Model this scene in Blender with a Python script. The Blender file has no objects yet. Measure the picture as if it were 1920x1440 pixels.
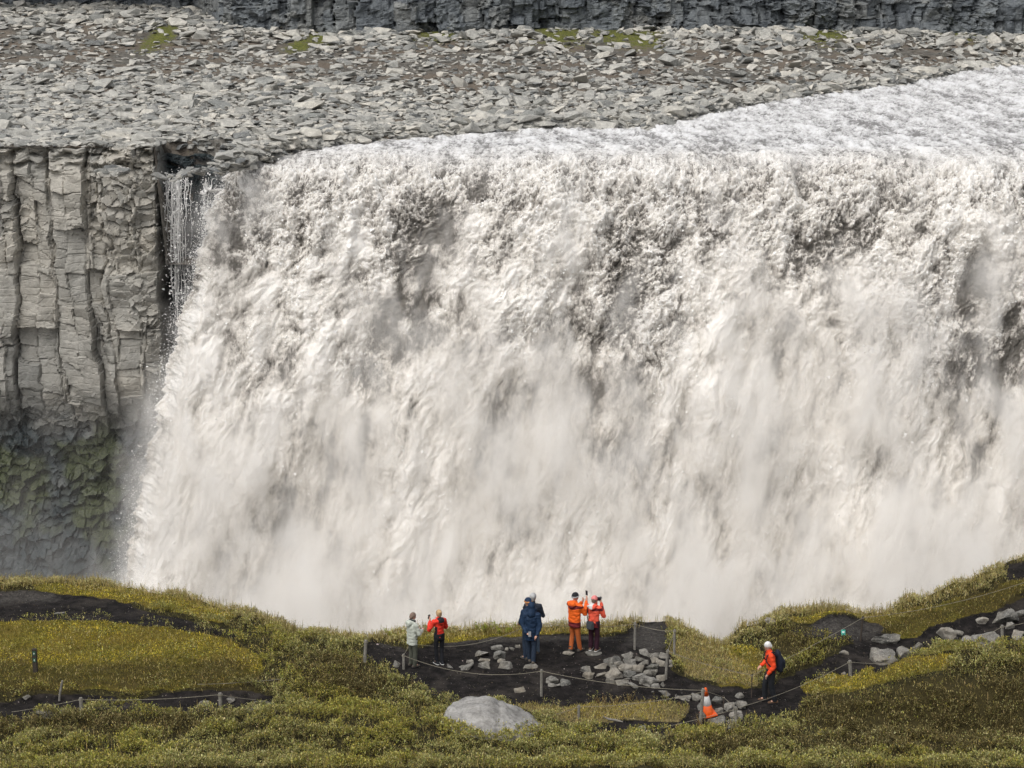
import bpy, bmesh, math, random, os
import numpy as np
from mathutils import Vector, Matrix
R = math.radians
scene = bpy.context.scene
col = scene.collection
rng = np.random.default_rng(7)
random.seed(7)

# ------------------------------------------------------------------ camera frame (used to place real things where the photograph shows them)
CAMH, PITCH, FPX = 22.0, R(14), 3840.0
def dep(py): return PITCH + np.arctan((np.asarray(py, float) - 720) / FPX)
def depth_of(y, z): return y * math.cos(PITCH) + (CAMH - z) * math.sin(PITCH)
def ground(px, py, z=0.0):
    y = (CAMH - z) / np.tan(dep(py))
    return np.array([(px - 960) / FPX * depth_of(y, z), y, z])
def at_dist(px, py, y):
    z = CAMH - y * np.tan(dep(py))
    return np.array([(px - 960) / FPX * depth_of(y, z), y, z])
def to_px(x, y, z):
    zc = depth_of(y, z)
    up = (z - CAMH) * math.cos(PITCH) + y * math.sin(PITCH)
    return 960 + FPX * x / zc, 720 - FPX * up / zc

# ------------------------------------------------------------------ noise
_P = np.random.default_rng(1).permutation(512).astype(np.int64)
_G = np.random.default_rng(2).normal(size=(512, 3)); _G /= np.linalg.norm(_G, axis=1)[:, None]
def _h(i, j, k, seed):
    return _P[(_P[(_P[(i + seed * 17) & 511] + j) & 511] + k + seed * 5) & 511]
def perlin(x, y, z, seed=0):
    x = np.asarray(x, float); y = np.asarray(y, float) + 0 * x; z = np.asarray(z, float) + 0 * x
    xi = np.floor(x).astype(np.int64); yi = np.floor(y).astype(np.int64); zi = np.floor(z).astype(np.int64)
    xf, yf, zf = x - xi, y - yi, z - zi
    f = lambda t: t * t * t * (t * (t * 6 - 15) + 10)
    u, v, w = f(xf), f(yf), f(zf)
    r = 0
    for a in (0, 1):
        for b in (0, 1):
            for c in (0, 1):
                g = _G[_h(xi + a, yi + b, zi + c, seed)]
                d = g[..., 0] * (xf - a) + g[..., 1] * (yf - b) + g[..., 2] * (zf - c)
                r = r + d * (u if a else 1 - u) * (v if b else 1 - v) * (w if c else 1 - w)
    return r * 1.5
def fbm(x, y, z, octaves=4, seed=0, gain=0.5, lac=2.03):
    s, a, t = 0, 1.0, 0
    for i in range(octaves):
        s = s + a * perlin(x, y, z, seed + i); t += a
        a *= gain; x = np.asarray(x) * lac + 3.1; y = np.asarray(y) * lac + 1.7; z = np.asarray(z) * lac + 5.3
    return s / t
def billow(x, y, z, octaves=4, seed=0, gain=0.5, lac=2.03):
    s, a, t = 0, 1.0, 0
    for i in range(octaves):
        s = s + a * (np.abs(perlin(x, y, z, seed + i)) * 2.6 - 0.7); t += a
        a *= gain; x = np.asarray(x) * lac + 3.1; y = np.asarray(y) * lac + 1.7; z = np.asarray(z) * lac + 5.3
    return s / t
def worley(x, y, seed=0, jit=0.85):
    """2-D cells: F1, F2, four random numbers per cell, offset from the cell's point"""
    xi = np.floor(x).astype(np.int64); yi = np.floor(y).astype(np.int64)
    F1 = np.full(x.shape, 9.0); F2 = np.full(x.shape, 9.0)
    rid = np.zeros(x.shape, np.int64); dx = np.zeros(x.shape); dy = np.zeros(x.shape)
    for a in (-1, 0, 1):
        for b in (-1, 0, 1):
            h = _h(xi + a, yi + b, 7, seed)
            ox = xi + a + 0.5 + ((h * 37 % 512) / 512 - .5) * jit - x
            oy = yi + b + 0.5 + ((h * 91 % 512) / 512 - .5) * jit - y
            d = np.abs(ox) ** 1.0 * .35 + np.sqrt(ox * ox + oy * oy) * .75
            m = d < F1
            F2 = np.where(m, F1, np.minimum(F2, d))
            F1 = np.where(m, d, F1); rid = np.where(m, h, rid)
            dx = np.where(m, ox, dx); dy = np.where(m, oy, dy)
    rs = [((rid * k % 509) / 509.0) for k in (13, 71, 151, 233)]
    return F1, F2, rs, dx, dy
def sstep(a, b, x):
    t = np.clip((x - a) / (b - a), 0, 1); return t * t * (3 - 2 * t)

# ------------------------------------------------------------------ objects
def tag(o, label=None, cat=None, group=None, kind=None):
    if label: o['label'] = label
    if cat: o['category'] = cat
    if group: o['group'] = group
    if kind: o['kind'] = kind
    return o
def link(name, me, mat=None, parent=None):
    o = bpy.data.objects.new(name, me); col.objects.link(o)
    if mat is not None:
        for m in (mat if isinstance(mat, (list, tuple)) else [mat]): me.materials.append(m)
    if parent is not None: o.parent = parent
    return o
def empty(name, loc, rz=0):
    o = bpy.data.objects.new(name, None); col.objects.link(o)
    o.location = loc; o.rotation_euler.z = rz; o.empty_display_size = .2
    return o
def mesh_np(name, co, faces, smooth=True, attrs=None, midx=None):
    """faces: (n,3) or (n,4) int array"""
    me = bpy.data.meshes.new(name)
    n, k = faces.shape
    me.vertices.add(len(co)); me.vertices.foreach_set('co', np.asarray(co, np.float32).ravel())
    me.loops.add(n * k); me.loops.foreach_set('vertex_index', faces.astype(np.int32).ravel())
    me.polygons.add(n)
    me.polygons.foreach_set('loop_start', np.arange(0, n * k, k, dtype=np.int32))
    me.polygons.foreach_set('use_smooth', np.full(n, smooth, bool))
    if midx is not None: me.polygons.foreach_set('material_index', np.asarray(midx, np.int32))
    for nm, (dom, arr) in (attrs or {}).items():
        arr = np.asarray(arr, np.float32)
        if arr.ndim == 1:
            a = me.attributes.new(nm, 'FLOAT', dom); a.data.foreach_set('value', arr)
        else:
            a = me.attributes.new(nm, 'FLOAT_VECTOR', dom); a.data.foreach_set('vector', arr.ravel())
    me.update(calc_edges=True)
    return me
def grid_faces(nr, nc):
    i = np.arange(nr - 1)[:, None] * nc + np.arange(nc - 1)[None, :]
    return np.stack([i, i + 1, i + nc + 1, i + nc], -1).reshape(-1, 4)

# ------------------------------------------------------------------ materials
class NT:
    def __init__(s, name):
        s.m = bpy.data.materials.new(name); s.m.use_nodes = True
        s.t = s.m.node_tree; s.t.nodes.clear()
        s.out = s.n('ShaderNodeOutputMaterial')
    def n(s, typ, **kw):
        nd = s.t.nodes.new(typ)
        for k, v in kw.items(): setattr(nd, k, v)
        return nd
    def l(s, a, b): s.t.links.new(a, b)
    def setin(s, sock, v):
        if isinstance(v, bpy.types.NodeSocket): s.l(v, sock)
        elif v is not None: sock.default_value = v
    def coord(s, which='Object'):
        return s.n('ShaderNodeTexCoord').outputs[which]
    def geo(s, which='Position'): return s.n('ShaderNodeNewGeometry').outputs[which]
    def attr(s, name, out='Fac'): return s.n('ShaderNodeAttribute', attribute_name=name).outputs[out]
    def scaled(s, v, sc):
        m = s.n('ShaderNodeVectorMath', operation='MULTIPLY'); s.l(v, m.inputs[0]); m.inputs[1].default_value = sc
        return m.outputs[0]
    def noise(s, vec, scale, detail=4, rough=.55, dist=0, typ='FBM'):
        n = s.n('ShaderNodeTexNoise'); n.noise_type = typ
        s.l(vec, n.inputs['Vector']); n.inputs['Scale'].default_value = scale
        n.inputs['Detail'].default_value = detail; n.inputs['Roughness'].default_value = rough
        n.inputs['Distortion'].default_value = dist
        return n.outputs['Fac']
    def voro(s, vec, scale, feature='F1', out='Distance', rand=1):
        n = s.n('ShaderNodeTexVoronoi', feature=feature); s.l(vec, n.inputs['Vector'])
        n.inputs['Scale'].default_value = scale; n.inputs['Randomness'].default_value = rand
        return n.outputs[out]
    def math(s, op, a, b=None, clamp=False):
        n = s.n('ShaderNodeMath', operation=op); n.use_clamp = clamp
        s.setin(n.inputs[0], a)
        if b is not None: s.setin(n.inputs[1], b)
        return n.outputs[0]
    def rng(s, v, a, b, c=0, d=1):
        n = s.n('ShaderNodeMapRange'); s.l(v, n.inputs[0])
        for i, q in enumerate((a, b, c, d)): n.inputs[i + 1].default_value = q
        return n.outputs[0]
    def ramp(s, v, stops, interp='LINEAR'):
        n = s.n('ShaderNodeValToRGB'); s.l(v, n.inputs[0]); cr = n.color_ramp; cr.interpolation = interp
        while len(cr.elements) < len(stops): cr.elements.new(.5)
        for e, (p, c) in zip(cr.elements, stops):
            e.position = p; e.color = (*c, 1) if len(c) == 3 else c
        return n.outputs[0]
    def mix(s, f, a, b, typ='MIX'):
        n = s.n('ShaderNodeMix', data_type='RGBA', blend_type=typ)
        s.setin(n.inputs[0], f)
        for sock, v in ((n.inputs[6], a), (n.inputs[7], b)):
            if isinstance(v, tuple): v = (*v, 1) if len(v) == 3 else v
            s.setin(sock, v)
        return n.outputs[2]
    def bump(s, h, strength=.5, dist=.1, prev=None):
        n = s.n('ShaderNodeBump'); n.inputs['Strength'].default_value = strength; n.inputs['Distance'].default_value = dist
        s.l(h, n.inputs['Height'])
        if prev is not None: s.l(prev, n.inputs['Normal'])
        return n.outputs[0]
    def bsdf(s, color, rough=.8, spec=.3, normal=None, **kw):
        b = s.n('ShaderNodeBsdfPrincipled')
        if isinstance(color, tuple) and len(color) == 3: color = (*color, 1)
        s.setin(b.inputs['Base Color'], color); s.setin(b.inputs['Roughness'], rough)
        b.inputs['Specular IOR Level'].default_value = spec
        if normal is not None: s.l(normal, b.inputs['Normal'])
        for k, v in kw.items(): s.setin(b.inputs[k], v)
        s.l(b.outputs[0], s.out.inputs[0]); s.b = b
        return s
def rand_color_mat(name, color, var=.25, rough=.8, scale=30, bumpd=.004, dark=None):
    """a cloth / paint / wood material with slight wear"""
    n = NT(name); v = n.coord()
    f = n.noise(v, scale, 5, .6)
    d = dark or tuple(c * (1 - var) for c in color)
    c = n.mix(n.rng(f, .35, .65), d, color)
    n.bsdf(c, rough, .3, n.bump(n.noise(v, scale * 3, 3), .4, bumpd))
    return n.m
# ------------------------------------------------------------------ world, sun, camera
w = bpy.data.worlds.new('World'); scene.world = w; w.use_nodes = True
wt = w.node_tree; wt.nodes.clear()
sky = wt.nodes.new('ShaderNodeTexSky'); sky.sky_type = 'NISHITA'; sky.sun_disc = False
SUN_EL, SUN_AZ = R(56), R(-150)          # azimuth measured from +y (away from the camera) towards +x
sky.sun_elevation = SUN_EL; sky.sun_rotation = SUN_AZ; sky.air_density = 1.0; sky.dust_density = 4.0; sky.ozone_density = .6
hs = wt.nodes.new('ShaderNodeHueSaturation'); hs.inputs['Saturation'].default_value = .22
wb = wt.nodes.new('ShaderNodeBackground'); wb.inputs[1].default_value = .15
wo = wt.nodes.new('ShaderNodeOutputWorld')
wt.links.new(sky.outputs[0], hs.inputs['Color']); wt.links.new(hs.outputs[0], wb.inputs[0]); wt.links.new(wb.outputs[0], wo.inputs[0])
sl = bpy.data.lights.new('sun', 'SUN'); sl.energy = 1.15; sl.angle = R(40); sl.color = (1, .965, .92)
so = bpy.data.objects.new('sun', sl); col.objects.link(so)
dirv = Vector((math.sin(SUN_AZ) * math.cos(SUN_EL), math.cos(SUN_AZ) * math.cos(SUN_EL), math.sin(SUN_EL)))
so.rotation_euler = dirv.to_track_quat('Z', 'Y').to_euler(); so.location = (0, 40, 80)
cam = bpy.data.cameras.new('camera'); cam.lens = 72; cam.sensor_width = 36; cam.clip_end = 3000; cam.clip_start = .5
co_ = bpy.data.objects.new('camera', cam); col.objects.link(co_)
co_.location = (0, 0, CAMH); co_.rotation_euler = (R(90) - PITCH, 0, 0); scene.camera = co_
scene.view_settings.view_transform = 'Standard'; scene.view_settings.look = 'None'
scene.view_settings.exposure = 0.20; scene.view_settings.gamma = 1
scene.render.engine = 'CYCLES'
cy = scene.cycles
cy.use_denoising = True; cy.max_bounces = 8; cy.diffuse_bounces = 3; cy.glossy_bounces = 2; cy.volume_bounces = 5
cy.volume_step_rate = 1.0; cy.volume_max_steps = 64
cy.transparent_max_bounces = 12; cy.use_adaptive_sampling = True; cy.adaptive_threshold = .035

# ------------------------------------------------------------------ rock materials
def rock_mat(name, dark, light, attr=None, scale=1.0, warm=(.30, .26, .2), lichen=.35, objrand=False):
    n = NT(name); P = n.geo()
    v = n.scaled(P, (scale, scale, scale))
    big = n.noise(v, .25, 3); mid = n.noise(v, 1.6, 6, .65); fine = n.noise(v, 9, 5, .7)
    f = n.math('ADD', n.math('MULTIPLY', mid, .6), n.math('MULTIPLY', fine, .4))
    c = n.mix(n.rng(f, .36, .62), dark, light)
    c = n.mix(n.rng(big, .45, .7, 0, .5), c, warm)
    if attr:
        tone = n.attr(attr)
        c = n.mix(1.0, c, n.ramp(tone, [(0, (.38, .40, .42)), (.3, (.72, .72, .70)), (.7, (1, .99, .96)), (1, (1.25, 1.2, 1.12))]), 'MULTIPLY')
    if objrand:
        tone = n.n('ShaderNodeObjectInfo').outputs['Random']
        c = n.mix(1.0, c, n.ramp(tone, [(0, (.5, .52, .52)), (.3, (.8, .8, .78)), (.7, (1, .99, .96)), (1, (1.2, 1.16, 1.08))]), 'MULTIPLY')
    spots = n.math('GREATER_THAN', n.noise(v, 5.5, 4, .7), .60)
    c = n.mix(n.math('MULTIPLY', spots, lichen), c, (light[0] * 1.35, light[1] * 1.33, light[2] * 1.25))
    nb = n.bump(mid, .55, .18 / scale); nb = n.bump(fine, .6, .05 / scale, nb)
    n.bsdf(c, .85, .25, nb)
    return n.m
M_scree = rock_mat('scree_stone', (.22, .218, .208), (.50, .492, .462), attr='tone', warm=(.37, .36, .335))
M_scree_obj = rock_mat('bank_stone', (.22, .218, .208), (.50, .492, .462), objrand=True, warm=(.37, .36, .335))
M_near_rock = rock_mat('near_stone', (.065, .063, .058), (.29, .28, .26), scale=3.5, objrand=True, lichen=.55)
M_pale_rock0 = rock_mat('pale_boulder', (.24, .23, .215), (.46, .45, .43), scale=2.5, lichen=.3)

n = NT('boulder_rock'); v = n.coord()
mid = n.noise(v, 2.2, 6, .65); fine = n.noise(v, 16, 5, .7); pit = n.voro(v, 9)
c = n.mix(n.rng(n.math('ADD', n.math('MULTIPLY', mid, .6), n.math('MULTIPLY', fine, .4)), .38, .62), (.17, .163, .152), (.37, .36, .34))
c = n.mix(n.math('MULTIPLY', n.math('GREATER_THAN', n.noise(v, 7, 4, .7), .60), .5), c, (.14, .13, .115))
sx = n.n('ShaderNodeSeparateXYZ'); n.l(v, sx.inputs[0])
mk = n.math('ADD', n.math('MULTIPLY', n.math('SUBTRACT', n.noise(v, 3, 4, .6), .5), 2.2), n.math('MULTIPLY', n.math('ADD', sx.outputs[2], .15), -3.0))
mk = n.math('ADD', mk, n.math('MULTIPLY', sx.outputs[0], -.5))
c = n.mix(n.rng(mk, .35, .6), c, n.mix(n.rng(fine, .4, .6), (.035, .03, .01), (.13, .11, .03)))
nb = n.bump(mid, .6, .1); nb = n.bump(fine, .6, .02, nb); nb = n.bump(pit, .25, .03, nb)
n.bsdf(c, .85, .25, nb); M_pale_rock = n.m
# cliff: one material, its colour from what the rock is (dry grey basalt, wet black rock, moss) stored on the vertices
n = NT('cliff_rock'); P = n.geo()
mid = n.noise(n.scaled(P, (1, 1, .8)), 1.1, 6, .65); fine = n.noise(n.scaled(P, (1, 1, 2.4)), 5, 5, .7)
f = n.math('ADD', n.math('MULTIPLY', mid, .55), n.math('MULTIPLY', fine, .45))
dry = n.mix(n.rng(f, .36, .62), (.24, .235, .215), (.44, .425, .39))
dry = n.mix(n.rng(n.noise(P, .2, 3), .45, .7, 0, .5), dry, (.36, .335, .29))
dry = n.mix(1.0, dry, n.ramp(n.attr('tone'), [(0, (.55, .57, .58)), (.35, (.85, .85, .84)), (1, (1.18, 1.14, 1.08))]), 'MULTIPLY')
wetc = n.mix(n.rng(f, .38, .62), (.008, .014, .017), (.042, .054, .057))
mossc = n.mix(n.rng(fine, .4, .6), (.022, .03, .012), (.075, .085, .03))
c = n.mix(n.attr('wet'), dry, wetc)
c = n.mix(n.attr('moss'), c, mossc)
nb = n.bump(mid, .5, .25); nb = n.bump(fine, .5, .07, nb)
n.bsdf(c, n.rng(n.attr('wet'), 0, 1, .85, .5), .3, nb)
M_cliff = n.m
n = NT('far_cliff_rock'); P = n.geo()
mid = n.noise(P, .8, 6, .65); fine = n.noise(P, 4, 5, .7)
f = n.math('ADD', n.math('MULTIPLY', mid, .55), n.math('MULTIPLY', fine, .45))
c = n.mix(n.rng(f, .36, .62), (.07, .075, .08), (.21, .215, .21))
c = n.mix(1.0, c, n.ramp(n.attr('tone'), [(0, (.45, .5, .58)), (.5, (.9, .95, 1)), (1, (1.4, 1.35, 1.25))]), 'MULTIPLY')
nb = n.bump(mid, .5, .4); nb = n.bump(fine, .5, .1, nb)
n.bsdf(c, .85, .25, nb); M_farcliff = n.m

# far bank soil
n = NT('bank_soil'); P = n.geo()
f = n.noise(P, 1.3, 6, .7); g = n.noise(P, .15, 4)
c = n.mix(n.rng(f, .38, .62), (.06, .055, .048), (.19, .18, .16))
c = n.mix(n.rng(g, .42, .6), c, (.15, .125, .10))
c = n.mix(n.rng(n.math('ADD', n.attr('moss'), n.math('MULTIPLY', n.math('SUBTRACT', f, .5), 3.2)), .45, .75), c, n.mix(n.rng(n.noise(P, 5, 3), .4, .6), (.07, .08, .025), (.17, .175, .045)))
n.bsdf(c, .95, .1, n.bump(n.noise(P, 2.5, 6, .7), .8, .3)); M_banksoil = n.m

# ------------------------------------------------------------------ left cliff (also runs behind the falls)
def _r(i, j, k, seed): return _h(i, j, k, seed) / 511.0
def cuts(x, row, seed, jit=.36):
    """uneven 1-D cells: index, distance to the nearest boundary, offset from the middle"""
    xi = np.floor(x).astype(np.int64)
    jl = lambda i: i + (_r(i, row, 3, seed) - .5) * 2 * jit
    i = np.where(x < jl(xi), xi - 1, np.where(x >= jl(xi + 1), xi + 1, xi))
    L_, R_ = jl(i), jl(i + 1)
    return i, np.minimum(x - L_, R_ - x), (x - (L_ + R_) / 2), R_ - L_
def blocks(s, z, w_, h_, seed):
    zero = np.zeros(s.shape, np.int64)
    ci, dc, ox, wd = cuts(s / w_, zero, seed)
    zi, dz, oz, ht = cuts(z / h_ + _r(ci, zero, 9, seed) * 5, ci & 511, seed + 1)
    rr = [_r(ci, zi & 511, k, seed + 2) - .5 for k in (1, 2, 3, 4)]
    cr = _r(ci, zero, 6, seed + 3) - .5
    return dc * w_, dz * h_, ox, oz, rr, cr
def cliff_disp(s, z, seed, k=1.0, hack=0):
    """blocky basalt: uneven columns, each broken across into tilted blocks, smaller rubble in places"""
    ws = s + 1.7 * fbm(s * .13, z * .10, 0, 4, seed + 3, .6) + .22 * fbm(s * .9, z * .9, 0, 3, seed + 9)
    wz = z + 1.1 * fbm(s * .2, z * .1, 5, 3, seed + 5) + .25 * fbm(s * .9, z * .9, 4, 3, seed + 10)
    dc, dz, ox, oz, rr, cr = blocks(ws, wz, 2.7, 6.5, seed)
    hgt = sstep(-.25, .25, fbm(s * .1, z * .12, 3, 2, seed + 33))
    d = cr * 1.5 + rr[0] * 1.1 + rr[1] * 2.0 * ox + rr[2] * .8 * oz - .5 * ox * ox
    d -= .42 * (1 - sstep(0, .16, dc)) * sstep(-.35, .1, fbm(s * .3, z * .12, 8, 2, seed + 37)) + .30 * (1 - sstep(0, .10, dz)) * hgt
    tone = rr[3] * .45 + .5
    dc, dz, ox, oz, rr, cr = blocks(ws + .3 * wz * 0, wz + .15 * ws, 1.15, 1.9, seed + 21)
    a2 = sstep(-.30, .25, fbm(s * .16, z * .16, 6, 3, seed + 35) + hack)
    d += a2 * (cr * .25 + rr[0] * .75 + rr[1] * 1.0 * ox + rr[2] * .9 * oz)
    d -= a2 * (.22 * (1 - sstep(0, .08, dc)) + .22 * (1 - sstep(0, .07, dz)))
    tone = tone + rr[3] * .35 * a2
    H1, H2, p, fx, fy = worley(ws / .62, wz / .5, seed + 44)
    amt = sstep(.02, .4, fbm(s * .12, z * .12, 9, 3, seed + 50) + hack)
    d += ((p[0] - .5) * .42 + (p[1] - .5) * .5 * fx + (p[2] - .5) * .8 * fy - .12 * (1 - sstep(0, .1, H2 - H1))) * (.10 + amt)
    tone = tone + (p[3] - .5) * .35 * amt
    d += .16 * fbm(s * .8, z * .5, 3, 4, seed + 60)
    lay = np.abs(((z * 1.6 + 1.2 * fbm(s * .3, z * .3, 7, 2, seed + 70)) % 1) - .5)
    d -= .05 * (1 - sstep(.0, .10, lay)) * (1 - amt)
    return d * k, np.clip(tone, 0, 1)
ns, nz = 640, 520
s = np.linspace(-62, 4, ns); zz = np.linspace(.7, -46, nz)
S, Z = np.meshgrid(s, zz)
XR = at_dist(292, 500, 164.2)[0]                       # right-hand corner of the dry wall
base = np.full(S.shape, 164.2)
edge = XR + .5 * fbm(S * 0, Z * .22, 0, 3, 5) + 1.3 * sstep(-17, -26, Z) - 3.2 * sstep(-19, -30, Z)
rec = sstep(0, .7, S - edge)                      # dark wet recess beside the falls
base = base + 4.2 * rec
base = base + 2.2 * sstep(-19, -24, Z) * (1 - rec) - 9 * sstep(-24, -46, Z) ** 1.2    # undercut, then rubble leaning out
d, tone = cliff_disp(S, Z, 11, 1, .55 * sstep(-37, -32, S) * sstep(-11, -5, Z))
dl, tl = cliff_disp(S * 1.6, Z * 2.6, 31)
low = sstep(-19, -25, Z + 1.5 * fbm(S * .2, Z * .2, 0, 3, 77))
dr = .5 * fbm(S * .7, Z * .35, 4, 5, 88) + .35 * billow(S * 1.6, Z * .8, 2, 4, 90)
W1, W2, wr, wx_, wy_ = worley(S / 1.05 + .7 * fbm(S * .4, Z * .4, 3, 4, 82), Z / .75 + .5 * fbm(S * .4, Z * .4, 7, 4, 85), 83)
V1, V2, vr, vx_, vy_ = worley(S / .6, Z / .5, 84)
rub = (wr[0] - .5) * .75 + (wr[1] - .5) * 1.0 * wx_ + (wr[2] + .1) * .8 * wy_ + (vr[0] - .5) * .35 + (vr[1] - .5) * .5 * vx_
D = d * (1 - low) + (rub + 1.6 * fbm(S * .16, Z * .13, 2, 4, 81)) * low
D = D * (1 - rec * .7) + dr * rec
top = sstep(-2.5, 0, Z)                           # broken stepped top edge
D = D - top * .8 * np.maximum(0, fbm(S * .6, Z * 1.5, 3, 3, 91) + .1) * 3
Y = base - D
Y[0:2] += np.array([[3.0], [.8]]); Z[0] = -.8
wet = np.clip(rec + low * (1.0 + .35 * fbm(S * .3, Z * .3, 1, 3, 92)), 0, 1)
moss = low * sstep(.02, .35, fbm(S * .22, Z * .3, 1, 4, 94) + .35 * sstep(-23, -27, Z) * sstep(-33, -29, Z) * sstep(-30, -36, S)) * .85
moss = np.clip(moss + .5 * sstep(.15, .4, fbm(S * .4, Z * .4, 2, 4, 96)) * rec * sstep(-14, -22, Z), 0, 1)
Zc = Z + .35 * fbm(S * .5, 3, 1, 3, 97) * top
Zc = np.where(rec > .5, Zc - 2.2 * sstep(-6, 1, Z) * sstep(XR + 7, XR + 9.5, S) - 1.1 * top, Zc)
me = mesh_np('rock_cliff', np.stack([S, Y, Zc], -1).reshape(-1, 3), grid_faces(nz, ns)[:, ::-1], False,
             {'tone': ('POINT', tone.ravel()), 'wet': ('POINT', wet.ravel()), 'moss': ('POINT', moss.ravel())})
tag(link('cliff', me, M_cliff), kind='structure')

# ------------------------------------------------------------------ far bank terrain
bank_px = [(-400, 345), (300, 330), (420, 302), (560, 268), (700, 252), (880, 240), (1050, 230), (1215, 230), (1300, 212), (1420, 187),
           (1560, 168), (1700, 153), (1800, 132), (1920, 119), (2300, 100)]
bk = np.array([ground(a, b, 0.2)[:2] for a, b in bank_px])
o_ = np.argsort(bk[:, 0]); bk = bk[o_]
def bank_y(x): return np.interp(x, bk[:, 0], bk[:, 1])
YC = 266.0
def far_z(x, y):
    b = bank_y(x) + 1.5 * fbm(x * .12, 0, 0, 3, 101)
    d = y - b
    z = -1.6 + 2.1 * sstep(-3, 1.2, d) + .9 * sstep(0, 60, d) + .35 * fbm(x * .06, y * .06, 0, 4, 103)
    left = sstep(-23.5, -26.5, x)
    z = z * (1 - left) + left * (.55 + .25 * fbm(x * .1, y * .1, 0, 3, 104) + .9 * sstep(170, 250, y))
    z = z + 1.0 * sstep(240, 262, y) ** 2
    z = np.where((x > XR + .4) & (x < -23.0) & (y < 168.9), -9, z)
    z = z + 2.0 * sstep(225, 285, y) * sstep(-25, -50, x)
    return z
xs = np.linspace(-130, 130, 420); ys = np.concatenate([np.linspace(164.6, 230, 300), np.linspace(230.5, 300, 160), [340, 400]])
X, Yg = np.meshgrid(xs, ys)
Zg = far_z(X, Yg) + .12 * fbm(X * 1.1, Yg * 1.1, 0, 3, 105)
mossf = np.zeros_like(X)
MOSS_PX = ((300, 95, 26, 8), (1045, 82, 60, 9), (1025, 70, 24, 10), (1150, 84, 50, 7), (1530, 78, 70, 9), (1200, 88, 60, 7), (830, 80, 60, 8), (20, 45, 50, 10), (600, 88, 30, 7), (1800, 74, 60, 8), (560, 98, 25, 5))
for mx, my, rx, ry in MOSS_PX:
    g_ = ground(mx, my, 1.0); sx = rx / 13.; sy = ry * 1.6
    mossf = np.maximum(mossf, np.exp(-((X - g_[0]) / sx) ** 2 - ((Yg - g_[1]) / sy) ** 2))
me = mesh_np('bank', np.stack([X, Yg, Zg], -1).reshape(-1, 3), grid_faces(len(ys), len(xs)), True, {'moss': ('POINT', mossf.ravel())})
tag(link('far_bank_ground', me, M_banksoil), kind='structure')

# far cliff behind the bank
ns, nz = 900, 150
s = np.linspace(-120, 120, ns); zz = np.linspace(0, 22, nz)
S, Z = np.meshgrid(s, zz)
d, tone = cliff_disp(S * .85, -Z * 1.1, 211, 1.5, .15)
Y = YC + 2.5 * np.sin(S * .05) + 3 * fbm(S * .03, 0, 0, 2, 212) - d * 1.15 + Z * .12 + 16 * sstep(-36, -44, S)
me = mesh_np('far_cliff', np.stack([S, Y, Z], -1).reshape(-1, 3), grid_faces(nz, ns), False, {'tone': ('POINT', tone.ravel())})
tag(link('far_cliff', me, M_farcliff), kind='structure')
# plateau above it
me = mesh_np('plateau', np.array([[-400, YC + 2, 21.5], [400, YC + 2, 21.5], [400, 700, 26], [-400, 700, 26]], float), np.array([[0, 1, 2, 3]]))
tag(link('plateau_ground', me, M_farcliff), kind='structure')

# ------------------------------------------------------------------ stones
def hull_rock(seed, sx=1, sy=1, sz=.5, npts=14, square=.6, bevel=0.0):
    r = np.random.default_rng(seed)
    p = r.normal(size=(npts, 3)); p /= np.linalg.norm(p, axis=1)[:, None]
    p = np.sign(p) * np.abs(p) ** square
    p *= (r.uniform(.75, 1.0, (npts, 1)))
    p *= np.array([sx, sy, sz]) * .5
    bm = bmesh.new()
    vs = [bm.verts.new(v) for v in p]
    g = bmesh.ops.convex_hull(bm, input=vs)
    bmesh.ops.delete(bm, geom=[v for v in bm.verts if not v.link_faces], context='VERTS')
    if bevel:
        bmesh.ops.bevel(bm, geom=list(bm.edges), offset=bevel, segments=1, profile=.6, affect='EDGES')
    bmesh.ops.triangulate(bm, faces=bm.faces)
    bmesh.ops.recalc_face_normals(bm, faces=bm.faces)
    bm.verts.index_update()
    co = np.array([v.co[:] for v in bm.verts]); fa = np.array([[v.index for v in f.verts] for f in bm.faces])
    bm.free()
    return co, fa
lib = [hull_rock(i, 1, random.uniform(.6, .9), random.uniform(.28, .6), random.choice([9, 11, 13, 16]), random.uniform(.5, .8)) for i in range(30)]
def rotm(rz, rx, ry):
    return np.array((Matrix.Rotation(rz, 3, 'Z') @ Matrix.Rotation(rx, 3, 'X') @ Matrix.Rotation(ry, 3, 'Y')))
cand = []
r = np.random.default_rng(33)
# dense scatter, density by place
N = 42000
a = r.uniform(-150, 2070, N); yy = 164.8 + (288 - 164.8) * r.uniform(0, 1, N) ** 1.15
for i in range(N):
    y = yy[i]; x = (a[i] - 960) / FPX * depth_of(y, 0)
    cand.append((x, y))
cand = np.array(cand)
bx_ = (r.uniform(380, 2050, 3600) - 960) / FPX * 200; bx_ = np.concatenate([bx_, r.uniform(-30, 90, 3000)]); by_ = bank_y(bx_) + r.normal(.2, .8, len(bx_)); cand = np.concatenate([cand, np.stack([bx_, by_], -1)])
N = len(cand)
bz = far_z(cand[:, 0], cand[:, 1]); by = bank_y(cand[:, 0])
land = (cand[:, 1] > by - 1.6) & (bz > -.9) | (cand[:, 0] < XR + .2)
dpx, dpy = to_px(cand[:, 0], cand[:, 1], bz)
den = .30 + .7 * sstep(120, 175, dpy + 25 * fbm(cand[:, 0] * .05, cand[:, 1] * .03, 0, 3, 120) - 30 * sstep(500, 1100, dpx)) 
den[-6600:] = 1
den = np.maximum(den, sstep(246, 258, cand[:, 1]) * .8)
mo_c = np.zeros(N)
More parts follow.
